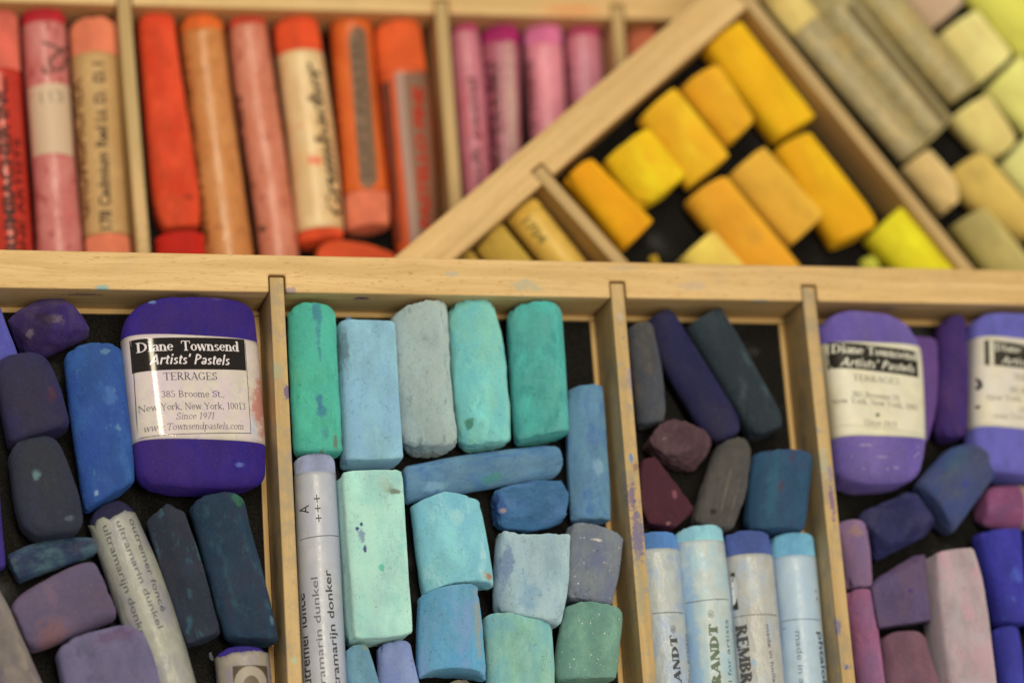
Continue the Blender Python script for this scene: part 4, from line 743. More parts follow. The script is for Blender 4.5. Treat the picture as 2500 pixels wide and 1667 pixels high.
    {'t': 'loft', 'name': 'pastel_slab', 'label': 'lavender slab with a rounded top, its cream paper label and the divider side by side', 'cat': 'pastel slab', 'tray': 'A', 'L': [(77.62, 6.19), (78.69, -3.52), (78.83, -18.71), (78.72, -31.21)], 'R': [(102.6, 3.93), (103.93, -1.23), (102.59, -18.64), (101.76, -24.73), (99.55, -30.77)], 'col': (118, 100, 154), 'n': 3.6, 'b0': 6, 'b1': 3, 're': 3.5, 'h': 13.5, 'grp': 'paper labelled pastel slabs', 'sm': [((130, 105, 165), 4, 0.53, 0.3), ((105, 85, 165), 7, 0.5, 0.4)], 'spk': 0.12, 'st': [(-4, -11.2, 2, 0.35, (175, 160, 180), 0.6), (-0.5, -14, 1.6, 0.4, (175, 160, 180), 0.6), (3, -16.5, 1, 0.4, (170, 155, 180), 0.6)], 'wrap': {'kind': 'paper_label', 'a0': (88.75, 1.19), 'a1': (88.44, -21.83), 'col': (224, 212, 172), 'rough': 0.45, 'th': 0.12, 'sm': [((222, 212, 180), 5, 0.5, 0.3)], 'prints': [('poly', [(78.68, 1.52), (101.33, -0.89), (100.81, -7.29), (78.27, -4.79)], (34, 30, 22), 0, 'label_band'), ('serif', 'Diane Townsend', [(79.36, -1.17), (101.01, -3.16)], 2.1, 0.075, (225, 215, 185), 1, 0), ('casual', "Artists' Pastels", [(80.9, -4.56), (99.66, -6.25)], 2.1, 0.08, (225, 215, 185), 1, 0.28), ('serif', 'TERRAGES', [(83.62, -8.26), (95.45, -9.3)], 1.5, 0.05, (80, 75, 62), 1, 0), ('serif', '385 Broome St.', [(82.85, -12.2), (95.26, -13.32)], 1.4, 0.03, (110, 104, 86), 1, 0), ('serif', 'New York, New York, 1001', [(78.41, -13.4), (99.64, -15.58)], 1.4, 0.03, (110, 104, 86), 1, 0), ('serif', 'Since 1971', [(84.93, -19.1), (93.37, -20.03)], 1.5, 0.025, (120, 112, 95), 1, 0.25), ('poly', [(89.35, -16.78), (89.32, -16.91), (89.25, -17.03), (89.16, -17.13), (89.04, -17.21), (88.91, -17.26), (88.77, -17.28), (88.64, -17.26), (88.52, -17.21), (88.42, -17.14), (88.35, -17.03), (88.31, -16.91), (88.31, -16.78), (88.34, -16.65), (88.4, -16.53), (88.5, -16.43), (88.62, -16.35), (88.75, -16.3), (88.89, -16.28), (89.02, -16.29), (89.14, -16.34), (89.24, -16.42), (89.31, -16.53), (89.35, -16.65)], (110, 115, 80), 1), ('line', [(77.64, -18.66), (99.66, -21.23)], 0.14, (170, 165, 120), 0)]}, 'z': -14.5},
    {'t': 'loft', 'name': 'pastel_chunk', 'label': 'plum violet slab half hidden behind the lavender labelled slab', 'cat': 'pastel piece', 'tray': 'A', 'L': [(100.17, 4.26), (98.74, -21.61)], 'R': [(109.85, 3.86), (109.5, -2.59), (107.77, -13.22), (104.08, -21.6)], 'col': (96, 66, 128), 'n': 3, 're': 1.6, 'b1': 0.8, 'h': 9.0, 'grp': 'pastels in the violet compartment', 'sm': [((110, 70, 130), 4, 0.54, 0.3)], 'z': -14.5},
    {'t': 'loft', 'name': 'soft_pastel', 'label': 'dark purple rounded stick between the two labelled slabs', 'cat': 'pastel stick', 'tray': 'A', 'L': [(111.24, 8.21), (109.26, -2.73), (108.52, -7.9), (106.91, -19.39)], 'R': [(117.8, 8.3), (117.4, -2.66), (115.99, -13.01), (114.71, -19.78)], 'col': (70, 42, 102), 'n': 2.3, 'b0': 2.2, 'b1': 1.6, 're': 2.6, 'h': 10.0, 'grp': 'pastels in the violet compartment', 'sm': [((62, 42, 110), 4, 0.54, 0.3), ((95, 62, 100), 3, 0.64, 0.2)], 'z': -14.5},
    {'t': 'loft', 'name': 'pastel_slab', 'label': 'periwinkle violet slab with handwriting on its label, at the right edge', 'cat': 'pastel slab', 'tray': 'A', 'L': [(119.1, 9.35), (116.43, -8.34), (114.89, -19.74), (114.5, -28.78)], 'R': [(148.95, 7.66), (144.71, -31.9)], 'col': (106, 104, 180), 'n': 3.6, 'b0': 1.2, 'b1': 1.6, 're': 4, 'h': 13.5, 'grp': 'paper labelled pastel slabs', 'sm': [((115, 105, 185), 5, 0.52, 0.3)], 'wrap': {'kind': 'paper_label', 'a0': (130.97, 2.31), 'a1': (128.38, -20.33), 'col': (220, 206, 170), 'rough': 0.45, 'th': 0.12, 'sm': [((210, 198, 180), 4, 0.5, 0.3)], 'prints': [('poly', [(119.7, 2.54), (129.25, 0.99), (140.86, -0.08), (139.93, -6.75), (128.45, -5.02), (118.93, -3.83)], (40, 34, 24), 0, 'label_band'), ('poly', [(120.63, 2.26), (121.65, 2.0), (120.9, -4.37), (119.95, -4.08)], (205, 195, 165), 1), ('serif', 'Diane Townsend', [(121.64, -0.38), (139.95, -2.62)], 1.9, 0.075, (215, 205, 175), 2, 0), ('casual', "Artists' Pastels", [(122.63, -3.71), (139.53, -5.64)], 1.9, 0.08, (215, 205, 175), 2, 0.28), ('serif', 'TERRAGES', [(125.1, -7.77), (134.27, -8.72)], 1.5, 0.05, (110, 102, 82), 1, 0), ('serif', '385 Broome St.', [(123.68, -10.86), (135.42, -11.95)], 1.4, 0.03, (140, 132, 108), 1, 0), ('serif', 'New York, New York', [(118.04, -12.6), (136.18, -14.18)], 1.4, 0.03, (140, 132, 108), 1, 0), ('serif', 'Since 1971', [(125.44, -15.96), (133.19, -16.68)], 1.4, 0.025, (140, 132, 108), 1, 0.25), ('serif', 'www.Townsendpastels.com', [(118.98, -17.26), (138.26, -18.73)], 1.4, 0.025, (140, 132, 108), 1, 0.25), ('line', [(114.63, -7.72), (115.26, -6.85), (116.58, -6.71), (117.37, -7.62), (117.48, -8.96), (116.9, -9.4), (116.09, -8.58), (115.97, -7.46)], 0.75, (38, 32, 42), 1, 'handwriting'), ('line', [(113.87, -12.69), (114.95, -13.43), (116.45, -14.06)], 0.75, (38, 32, 42), 1, 'handwriting')]}, 'z': -14.5},
    {'t': 'loft', 'name': 'pastel_chunk', 'label': 'slate blue stubby stick with a rounded end below the purple stick', 'cat': 'pastel piece', 'tray': 'A', 'L': [(109.14, -23.14), (99.63, -32.02)], 'R': [(120.28, -30.41), (107.32, -44.57)], 'col': (74, 82, 114), 'n': 2.5, 'b0': 4, 'b1': 0.3, 're': 2.6, 'h': 12.5, 'grp': 'pastels in the violet compartment', 'disp': 0.15, 'sm': [((92, 94, 100), 3, 0.58, 0.25), ((60, 76, 125), 5, 0.5, 0.3)], 'st': [(-4, 3, 2.2, 5, (60, 95, 115), 0.5), (1, 0, 1, 1, (60, 64, 150), 0.5)], 'z': -14.5},
    {'t': 'hull', 'name': 'pastel_chunk', 'label': 'navy faceted chunk below the lavender labelled slab', 'cat': 'pastel piece', 'tray': 'A', 'P': [(84.41, -40.09, 6), (85.88, -38.25, 7), (98.03, -33.49, 6), (99.62, -34.86, 8), (103.66, -40.26, 7), (104.24, -41.13, 5), (101.39, -44.55, 5), (88.52, -49.96, 4), (87.9, -48.53, 3), (86.33, -44.42, 5), (86.04, -44.28, 11), (89.75, -39.53, 11.5), (95.96, -37.67, 11.5), (99.36, -41.5, 10), (90.08, -47.2, 10.5)], 'col': (46, 46, 88), 'grp': 'pastels in the violet compartment', 'disp': 0.15, 'sm': [((68, 66, 96), 3, 0.57, 0.25)], 'z': -14.5},
    {'t': 'loft', 'name': 'pastel_chunk', 'label': 'short dusty mauve piece against the right divider', 'cat': 'pastel piece', 'tray': 'A', 'L': [(78.49, -41.7), (79.34, -49.09), (79.55, -56.53)], 'R': [(85.92, -42.25), (86.3, -48.18), (86.15, -54.08), (85.63, -56.81)], 'col': (150, 112, 140), 'n': 2.5, 'b0': 1.4, 're': 1.6, 'h': 10.0, 'grp': 'pastels in the violet compartment', 'sm': [((125, 100, 135), 3, 0.54, 0.3)], 'st': [(-0.5, 5.5, 1.8, 1.6, (165, 130, 110), 0.7)], 'z': -14.5},
    {'t': 'loft', 'name': 'soft_pastel', 'label': 'rose pink stick below the short dusty mauve piece', 'cat': 'pastel stick', 'tray': 'A', 'L': [(79.19, -57.89), (79.85, -72.43), (80.26, -78.87), (80.39, -87.73)], 'R': [(85.58, -58.18), (86.24, -68.69), (86.51, -79.01), (86.51, -87.9)], 'col': (162, 98, 126), 'n': 2.4, 'b0': 0.6, 're': 1.2, 'h': 10.0, 'grp': 'pastels in the violet compartment', 'sm': [((135, 95, 130), 4, 0.54, 0.3), ((165, 115, 130), 2, 0.63, 0.2)], 'z': -14.5},
    {'t': 'hull', 'name': 'pastel_chunk', 'label': 'dull purple square cut piece with a dark slanted top edge', 'cat': 'pastel piece', 'tray': 'A', 'P': [(83.94, -57.5, 11), (96.91, -51.58, 11), (97.62, -65.49, 11), (84.62, -67.0, 11), (86.23, -55.9, 5), (88.01, -54.07, 6), (97.39, -49.1, 6), (100.45, -48.75, 6), (101.67, -64.54, 3), (87.89, -66.1, 3)], 'col': (98, 80, 114), 'grp': 'pastels in the violet compartment', 'disp': 0.1, 'sm': [((108, 82, 105), 4, 0.54, 0.3)], 'st': [(1, -0.5, 0.6, 0.5, (70, 40, 130), 0.8)], 'z': -14.5},
    {'t': 'loft', 'name': 'pastel_chunk', 'label': 'mauve brown rounded chunk at the bottom edge left of the pale pink block', 'cat': 'pastel piece', 'tray': 'A', 'L': [(86.54, -68.79), (86.71, -73.62), (86.59, -79.1), (86.49, -87.98)], 'R': [(97.62, -69.0), (98.8, -74.84), (100.01, -79.41), (101.1, -88.37)], 'col': (126, 88, 98), 'n': 2.6, 'b0': 1.6, 're': 2, 'h': 11.0, 'grp': 'pastels in the violet compartment', 'sm': [((130, 92, 98), 3, 0.55, 0.3), ((100, 72, 95), 4, 0.53, 0.3)], 'z': -14.5},
    {'t': 'loft', 'name': 'pastel_block', 'label': 'long pale pink square block with a shaded left side', 'cat': 'pastel block', 'tray': 'A', 'L': [(100.38, -49.81), (100.15, -55.08), (99.94, -63.62), (99.78, -80.79), (99.82, -89.61)], 'R': [(110.13, -48.92), (111.34, -54.24), (112.04, -61.09), (112.07, -81.08), (111.95, -89.94)], 'col': (186, 160, 156), 'n': 8, 'b0': 0.5, 're': 1.2, 'h': 13.5, 'grp': 'pastels in the violet compartment', 'disp': 0.1, 'sm': [((185, 172, 168), 6, 0.5, 0.4), ((200, 155, 158), 3, 0.6, 0.2)], 'st': [(-2.5, 16, 1.2, 6, (205, 165, 165), 0.5), (3, -6, 3, 5, (195, 150, 155), 0.5)], 'z': -14.5},
    {'t': 'loft', 'name': 'soft_pastel', 'label': 'royal blue stick right of the pale pink block, upper of two', 'cat': 'pastel stick', 'tray': 'A', 'L': [(113.96, -44.38), (115.27, -52.56), (116.75, -65.83)], 'R': [(125.33, -43.56), (124.5, -54.76), (123.95, -66.15)], 'col': (58, 56, 156), 'n': 2.7, 'b0': 0.3, 're': 1.3, 'h': 11.0, 'grp': 'pastels in the violet compartment', 'sm': [((62, 62, 165), 3, 0.56, 0.25), ((85, 110, 190), 1.2, 0.68, 0.15)], 'st': [(1, 0, 1.6, 2.2, (80, 105, 190), 0.6)], 'z': -14.5},
    {'t': 'loft', 'name': 'soft_pastel', 'label': 'royal blue stick at the bottom right, lower of two end to end', 'cat': 'pastel stick', 'tray': 'A', 'L': [(116.22, -67.0), (116.49, -79.61), (116.59, -88.62)], 'R': [(122.38, -67.11), (122.38, -75.16), (122.2, -79.74), (121.85, -88.76)], 'col': (60, 60, 156), 'n': 2.4, 're': 1.2, 'h': 9.0, 'grp': 'pastels in the violet compartment', 'sm': [((66, 68, 165), 3, 0.56, 0.25)], 'z': -14.5},
    {'t': 'loft', 'name': 'soft_pastel', 'label': 'deep blue stick cut by the lower right edge', 'cat': 'pastel stick', 'tray': 'A', 'L': [(126.59, -44.06), (124.55, -67.44)], 'R': [(137.1, -44.15), (134.94, -67.63)], 'col': (40, 40, 120), 'n': 2.5, 're': 1.4, 'h': 10.0, 'grp': 'pastels in the violet compartment', 'z': -14.5},
    {'t': 'loft', 'name': 'wrapped_pastel', 'label': 'raspberry mauve stub with a tan paper sleeve at the right edge', 'cat': 'pastel stick', 'tray': 'A', 'L': [(118.41, -33.3), (121.42, -31.68), (137.87, -32.35)], 'R': [(116.73, -41.36), (119.18, -42.38), (136.37, -43.32)], 'col': (146, 80, 116), 'n': 2.3, 'b0': 0.8, 're': 1.6, 'h': 9.0, 'grp': 'pastels in the violet compartment', 'sm': [((120, 75, 110), 2.5, 0.54, 0.3), ((165, 105, 130), 2, 0.63, 0.2)], 'wrap': {'kind': 'paper_wrapper', 'a0': (126.41, -37.38), 'a1': (136.9, -37.85), 'col': (172, 142, 118), 'rough': 0.6, 'th': 0.15, 'wr': 0.3, 'prints': []}, 'z': -14.5},
    {'t': 'loft', 'name': 'wrapped_pastel', 'label': 'red wrapped stick with salmon tip and black lettering at the left edge', 'cat': 'pastel stick', 'tray': 'U', 'L': [(-114.56, 101.64), (-113.63, 79.76), (-111.45, 36.07)], 'R': [(-103.84, 102.59), (-103.48, 87.8), (-102.49, 63.92), (-101.0, 36.27)], 'col': (226, 110, 85), 'n': 2.02, 'b0': 1, 're': 1, 'h': 10.5, 'grp': 'pastels in the red tray', 'wrap': {'kind': 'paper_wrapper', 'a0': (-109.03, 86.92), 'a1': (-106.33, 36.17), 'col': (196, 50, 32), 'rough': 0.22, 'th': 0.12, 'wr': 0.2, 'prints': [('sans', 'GRUMBACHER INC.', [(-105.08, 34.5), (-107.63, 84.44)], 3.0, 0.12, (70, 16, 10), 1), ('sans', 'FINE ARTISTS', [(-102.98, 36.96), (-104.38, 68.83)], 1.8, 0.08, (95, 20, 10), 1)]}, 'z': -69.5},
    {'t': 'loft', 'name': 'wrapped_pastel', 'label': 'crimson tipped wrapped stick with a white sticker numbered 113', 'cat': 'pastel stick', 'tray': 'U', 'L': [(-103.14, 103.41), (-102.44, 85.11), (-100.81, 58.61), (-100.23, 36.21)], 'R': [(-92.11, 103.71), (-91.8, 90.06), (-90.77, 67.77), (-88.88, 36.43)], 'col': (200, 40, 48), 'n': 2.02, 'b0': 1.4, 're': 1, 'h': 11.0, 'grp': 'pastels in the red tray', 'wrap': {'kind': 'paper_wrapper', 'a0': (-97.5, 99.89), 'a1': (-94.47, 36.32), 'col': (206, 108, 96), 'rough': 0.2, 'th': 0.12, 'wr': 0.8, 'sm': [((215, 135, 120), 4, 0.5, 0.3), ((176, 76, 70), 1.6, 0.6, 0.12)], 'prints': [('poly', [(-101.89, 82.53), (-91.49, 83.67), (-91.38, 64.68), (-101.04, 64.64)], (212, 178, 138), 0, 'white_sticker'), ('sans', '113', [(-99.15, 77.73), (-93.57, 78.39)], 3.2, 0, (150, 130, 100), 1), ('line', [(-98.39, 93.92), (-96.38, 93.23), (-93.74, 92.42), (-92.64, 90.22), (-93.88, 87.14), (-96.22, 86.66), (-96.98, 89.01), (-94.85, 91.51), (-92.53, 93.67)], 0.8, (110, 70, 55), 0, 'handwriting'), ('line', [(-97.25, 85.72), (-98.23, 86.16), (-98.41, 87.26)], 0.8, (110, 70, 55), 0, 'handwriting')]}, 'z': -69.5},
    {'t': 'loft', 'name': 'wrapped_pastel', 'label': 'salmon stick in a tan paper printed 178 Cadmium, left of the thin divider', 'cat': 'pastel stick', 'tray': 'U', 'L': [(-91.16, 100.19), (-90.47, 81.09), (-88.56, 41.52), (-88.28, 36.44)], 'R': [(-79.61, 101.17), (-78.93, 77.02), (-77.48, 41.76), (-77.22, 36.66)], 'col': (242, 134, 92), 'n': 2.02, 'b0': 1.4, 're': 1, 'h': 11.0, 'grp': 'pastels in the red tray', 'wrap': {'kind': 'paper_wrapper', 'a0': (-85.2, 92.11), 'a1': (-83.26, 44.41), 'col': (204, 160, 98), 'rough': 0.6, 'th': 0.15, 'wr': 0.2, 'sm': [((195, 150, 88), 4, 0.5, 0.3)], 'prints': [('sans', '178 Cadmium Red Lt. D.  D. I', [(-82.73, 45.31), (-83.59, 89.09)], 2.8, 0.1, (84, 56, 28), 1), ('sans', 'GRUMBACHER', [(-87.79, 48.57), (-88.99, 85.6)], 3.0, 0.06, (112, 66, 32), 1)]}, 'z': -69.5},
    {'t': 'loft', 'name': 'soft_pastel', 'label': 'bare scarlet orange square stick right of the thin divider', 'cat': 'pastel stick', 'tray': 'U', 'L': [(-73.88, 103.45), (-73.14, 86.49), (-72.17, 64.08), (-71.04, 50.78), (-69.43, 47.05)], 'R': [(-64.8, 103.54), (-63.37, 86.89), (-61.08, 68.93), (-59.88, 53.34), (-60.28, 47.7)], 'col': (230, 84, 44), 'n': 3.2, 'b0': 1, 'b1': 0.4, 're': 1.8, 'h': 10.0, 'grp': 'pastels in the red tray', 'sm': [((220, 64, 30), 5, 0.5, 0.3), ((240, 95, 50), 3, 0.6, 0.3)], 'st': [(2, -21, 1.8, 1, (165, 50, 30), 0.8)], 'z': -69.5},
    {'t': 'loft', 'name': 'pastel_chunk', 'label': 'deep red piece peeking out below the scarlet stick', 'cat': 'pastel piece', 'tray': 'U', 'L': [(-71.44, 44.64), (-70.87, 33.75)], 'R': [(-59.32, 45.99), (-58.93, 33.97)], 'col': (205, 36, 22), 'n': 2.6, 'b0': 0.5, 're': 1.2, 'h': 10.0, 'grp': 'pastels in the red tray', 'z': -69.5},
    {'t': 'loft', 'name': 'wrapped_pastel', 'label': 'brown orange glossy wrapped stick with orange tip', 'cat': 'pastel stick', 'tray': 'U', 'L': [(-63.32, 102.83), (-62.2, 86.73), (-60.39, 64.26), (-58.7, 37.02)], 'R': [(-52.15, 103.13), (-50.84, 82.6), (-48.71, 60.12), (-46.54, 37.26)], 'col': (234, 110, 40), 'n': 2.02, 'b0': 1.2, 're': 1, 'h': 11.0, 'grp': 'pastels in the red tray', 'wrap': {'kind': 'paper_wrapper', 'a0': (-57.65, 99.93), 'a1': (-52.63, 37.14), 'col': (208, 130, 64), 'rough': 0.2, 'th': 0.12, 'wr': 0.7, 'sm': [((168, 88, 40), 1.6, 0.58, 0.14), ((215, 145, 80), 5, 0.5, 0.3)], 'prints': [('sans', 'GRUMBACHER', [(-58.16, 42.48), (-61.93, 89.6)], 2.6, 0.06, (120, 60, 24), 1)]}, 'z': -69.5},
    {'t': 'loft', 'name': 'wrapped_pastel', 'label': 'salmon pink glossy wrapped stick with red tip', 'cat': 'pastel stick', 'tray': 'U', 'L': [(-50.78, 103.63), (-49.49, 82.86), (-46.52, 60.37), (-44.78, 37.46)], 'R': [(-40.75, 104.33), (-39.34, 87.85), (-37.5, 69.7), (-34.88, 37.65)], 'col': (222, 72, 48), 'n': 2.02, 'b0': 1, 're': 1, 'h': 10.0, 'grp': 'pastels in the red tray', 'wrap': {'kind': 'paper_wrapper', 'a0': (-45.74, 102.28), 'a1': (-39.89, 37.55), 'col': (212, 122, 88), 'rough': 0.2, 'th': 0.12, 'wr': 0.8, 'sm': [((220, 140, 108), 4, 0.5, 0.3), ((176, 84, 60), 1.5, 0.6, 0.12)], 'prints': [('sans', 'soft pastel 236', [(-46.23, 47.81), (-48.6, 83.41)], 2.6, 0.1, (104, 58, 42), 1), ('poly', [(-43.82, 46.99), (-43.86, 46.78), (-43.95, 46.6), (-44.09, 46.47), (-44.27, 46.4), (-44.48, 46.4), (-44.69, 46.47), (-44.89, 46.61), (-45.07, 46.81), (-45.21, 47.06), (-45.32, 47.32), (-45.39, 47.58), (-45.41, 47.82), (-45.39, 48.0), (-45.32, 48.12), (-45.21, 48.19), (-45.06, 48.22), (-44.87, 48.19), (-44.66, 48.12), (-44.44, 48.0), (-44.24, 47.85), (-44.06, 47.66), (-43.93, 47.44), (-43.85, 47.22)], (110, 70, 50), 1)]}, 'z': -69.5},
    {'t': 'loft', 'name': 'wrapped_pastel', 'label': 'cream paper stick with red tip and large dark script lettering', 'cat': 'pastel stick', 'tray': 'U', 'L': [(-38.96, 103.29), (-37.95, 89.96), (-36.33, 69.55), (-35.2, 43.99)], 'R': [(-27.32, 104.29), (-25.86, 88.19), (-24.21, 69.94), (-23.53, 45.89)], 'col': (238, 84, 38), 'n': 2.02, 'b0': 0.9, 're': 1, 'h': 11.0, 'grp': 'pastels in the red tray', 'wrap': {'kind': 'paper_wrapper', 'a0': (-32.92, 95.03), 'a1': (-29.26, 47.28), 'col': (238, 200, 138), 'rough': 0.28, 'th': 0.15, 'wr': 0.4, 'sm': [((225, 175, 110), 3, 0.55, 0.3)], 'st': [(-0.3, -9.5, 2, 1.6, (230, 90, 40), 0.85), (-3, 0, 1.4, 0.9, (235, 160, 110), 0.6)], 'prints': [('serif', 'Grumbacher', [(-24.1, 50.03), (-28.83, 90.56)], 4.0, 0.09, (66, 48, 28), 1, 0.25)]}, 'z': -69.5},
    {'t': 'loft', 'name': 'wrapped_pastel', 'label': 'orange wrapped stick upside down with a long grey rounded panel and salmon foot', 'cat': 'pastel stick', 'tray': 'U', 'L': [(-23.97, 103.29), (-23.45, 83.75), (-22.54, 57.76), (-22.73, 50.05), (-22.51, 48.08)], 'R': [(-13.22, 105.29), (-12.86, 84.16), (-11.25, 58.96), (-11.26, 51.21), (-11.47, 49.44)], 'col': (240, 130, 90), 'n': 2.02, 'b0': 0.6, 'b1': 0.2, 're': 1, 'h': 10.5, 'grp': 'pastels in the red tray', 'wrap': {'kind': 'paper_wrapper', 'a0': (-18.47, 104.81), 'a1': (-17.0, 57.69), 'col': (224, 98, 34), 'rough': 0.3, 'th': 0.12, 'wr': 0.3, 'sm': [((235, 110, 40), 5, 0.5, 0.3)], 'prints': [('poly', [(-20.46, 99.2), (-19.1, 101.86), (-17.31, 102.56), (-15.51, 101.01), (-14.82, 60.64), (-16.07, 58.61), (-18.02, 57.8), (-19.53, 59.46)], (126, 96, 68), 0, 'printed_panel'), ('sans', 'SOFT PASTEL', [(-16.74, 60.23), (-17.82, 99.42)], 2.6, 0.06, (92, 66, 42), 1), ('sans', 'CARRE EXTRA', [(-22.62, 63.7), (-23.54, 91.69)], 2.2, 0.1, (112, 44, 20), 1)]}, 'z': -69.5},
    {'t': 'loft', 'name': 'wrapped_pastel', 'label': 'orange tipped stick with a grey panel of red capitals beside the wide divider', 'cat': 'pastel stick', 'tray': 'U', 'L': [(-12.28, 103.61), (-11.94, 84.09), (-10.64, 61.23), (-9.53, 35.8)], 'R': [(-0.14, 104.87), (1.37, 84.61), (1.26, 61.57), (0.86, 35.99)], 'col': (240, 100, 42), 'n': 2.02, 'b0': 0.8, 're': 1, 'h': 11.0, 'grp': 'pastels in the red tray', 'wrap': {'kind': 'paper_wrapper', 'a0': (-6.3, 91.49), 'a1': (-4.79, 34.8), 'col': (222, 92, 40), 'rough': 0.3, 'th': 0.12, 'wr': 0.3, 'prints': [('poly', [(-8.56, 89.06), (0.11, 90.86), (0.49, 58.22), (0.11, 39.37), (-6.61, 38.56)], (136, 98, 72), 0, 'printed_panel'), ('line', [(-7.76, 89.09), (-7.4, 72.7), (-6.81, 57.15), (-6.27, 39.61)], 2.0, (172, 134, 112), 1, 'printed_stripe'), ('sans', 'PASTELLO FINE', [(-1.76, 47.48), (-1.74, 86.03)], 3.0, 0.16, (176, 48, 24), 1), ('line', [(-11.19, 87.23), (-10.57, 60.61), (-10.38, 45.16)], 2.2, (105, 62, 45), 1, 'printed_stripe')]}, 'z': -69.5},
    {'t': 'loft', 'name': 'pastel_chunk', 'label': 'tomato orange piece lying crosswise at the foot of the red row', 'cat': 'pastel piece', 'tray': 'U', 'L': [(-30.74, 42.95), (-27.45, 45.64), (-19.01, 45.17), (-10.88, 41.95)], 'R': [(-30.68, 33.4), (-28.07, 33.23), (-19.65, 33.17), (-11.17, 33.21)], 'col': (226, 88, 42), 'n': 2.6, 're': 2, 'h': 10.0, 'grp': 'pastels in the red tray', 'z': -69.5},
    {'t': 'loft', 'name': 'wrapped_pastel', 'label': 'pale pink wrapped stick with pink tip, leftmost in the pink compartment', 'cat': 'pastel stick', 'tray': 'U', 'L': [(8.34, 104.63), (8.66, 85.38), (9.31, 56.54)], 'R': [(15.86, 105.44), (16.52, 90.4), (16.27, 67.09), (16.29, 54.48)], 'col': (214, 72, 120), 'n': 2.02, 'b0': 1.0, 're': 1, 'h': 8.5, 'grp': 'pastels in the red tray', 'wrap': {'kind': 'paper_wrapper', 'a0': (12.17, 103.64), 'a1': (13.07, 55.52), 'col': (212, 126, 132), 'rough': 0.2, 'th': 0.12, 'wr': 0.7, 'sm': [((205, 105, 110), 3, 0.57, 0.25)], 'prints': [('sans', 'soft pastel', [(13.1, 59.6), (13.19, 90.17)], 2.2, 0.1, (112, 52, 58), 1)]}, 'z': -69.5},
    {'t': 'loft', 'name': 'wrapped_pastel', 'label': 'dark magenta tipped wrapped stick, second in the pink compartment', 'cat': 'pastel stick', 'tray': 'U', 'L': [(16.64, 104.1), (16.71, 90.2), (16.01, 66.9), (15.99, 52.06)], 'R': [(27.01, 104.81), (25.87, 85.84), (24.98, 67.18), (25.01, 52.29)], 'col': (178, 40, 100), 'n': 2.02, 'b0': 1.2, 're': 1, 'h': 9.5, 'grp': 'pastels in the red tray', 'wrap': {'kind': 'paper_wrapper', 'a0': (21.53, 100.36), 'a1': (19.83, 52.16), 'col': (178, 98, 108), 'rough': 0.2, 'th': 0.12, 'wr': 0.7, 'sm': [((170, 85, 95), 3, 0.54, 0.25)], 'st': [(1, 0, 1.6, 40, (212, 175, 150), 0.8)], 'prints': [('sans', 'REMBRANDT', [(17.08, 61.05), (18.28, 96.19)], 3.4, 0.16, (86, 34, 46), 1), ('sans', 'soft pastel', [(18.43, 59.57), (19.65, 93.59)], 2.0, 0.06, (110, 70, 60), 1)]}, 'z': -69.5},
    {'t': 'loft', 'name': 'wrapped_pastel', 'label': 'light candy pink wrapped stick, third in the pink compartment', 'cat': 'pastel stick', 'tray': 'U', 'L': [(28.28, 105.34), (28.57, 90.68), (28.3, 76.17), (28.61, 59.13)], 'R': [(38.64, 106.05), (38.29, 91.07), (37.95, 76.5), (37.84, 60.52)], 'col': (238, 126, 160), 'n': 2.02, 'b0': 1.2, 're': 1, 'h': 9.5, 'grp': 'pastels in the red tray', 'wrap': {'kind': 'paper_wrapper', 'a0': (33.34, 100.42), 'a1': (33.06, 59.26), 'col': (236, 146, 152), 'rough': 0.25, 'th': 0.12, 'wr': 0.3, 'sm': [((225, 130, 135), 4, 0.5, 0.3)], 'st': [(4.2, -9, 1.2, 1.6, (220, 70, 60), 0.9)], 'prints': [('sans', 'made in holland', [(29.15, 63.91), (29.39, 95.82)], 2.6, 0.12, (122, 66, 64), 1), ('sans', 'REMB', [(28.4, 83.73), (27.84, 92.94)], 3.0, 0.16, (104, 48, 54), 1)]}, 'z': -69.5},
    {'t': 'loft', 'name': 'wrapped_pastel', 'label': 'rose tipped wrapped stick, rightmost in the pink compartment', 'cat': 'pastel stick', 'tray': 'U', 'L': [(39.92, 105.51), (39.73, 91.23), (39.5, 76.65), (39.49, 66.35)], 'R': [(49.47, 106.42), (49.3, 94.42), (49.19, 80.45), (48.96, 66.64)], 'col': (210, 62, 112), 'n': 2.02, 'b0': 1.2, 're': 1, 'h': 9.0, 'grp': 'pastels in the red tray', 'wrap': {'kind': 'paper_wrapper', 'a0': (44.81, 103.85), 'a1': (44.33, 66.49), 'col': (208, 130, 138), 'rough': 0.25, 'th': 0.12, 'wr': 0.3, 'sm': [((205, 115, 120), 4, 0.52, 0.3)], 'prints': [('sans', 'REMBRANDT', [(39.97, 75.9), (40.3, 99.05)], 3.0, 0.16, (116, 50, 60), 1)]}, 'z': -69.5},
    {'t': 'loft', 'name': 'soft_pastel', 'label': 'coral orange stick peeking out behind the tilted tray rail', 'cat': 'pastel stick', 'tray': 'U', 'L': [(56.98, 108.19), (56.66, 85.37)], 'R': [(65.83, 108.84), (65.19, 85.69)], 'col': (232, 130, 88), 'n': 2.5, 'b0': 0.6, 're': 1.2, 'h': 9.0, 'grp': 'pastels in the red tray', 'z': -69.5},
    {'t': 'loft', 'name': 'soft_pastel', 'label': 'amber yellow square cut piece just right of the small slanted divider', 'cat': 'pastel stick', 'tray': 'D', 'L': [(28.79, 55.07), (42.51, 36.58)], 'R': [(35.91, 60.45), (50.88, 44.28)], 'col': (246, 173, 8), 'n': 3, 're': 1.2, 'grp': 'yellow pastels in the tilted tray', 'dust': 0.35, 'disp': 0.06, 'sm': [((236, 166, 7), 5, 0.5, 0.3)], 'h': 10.0, 'z': -46.5},
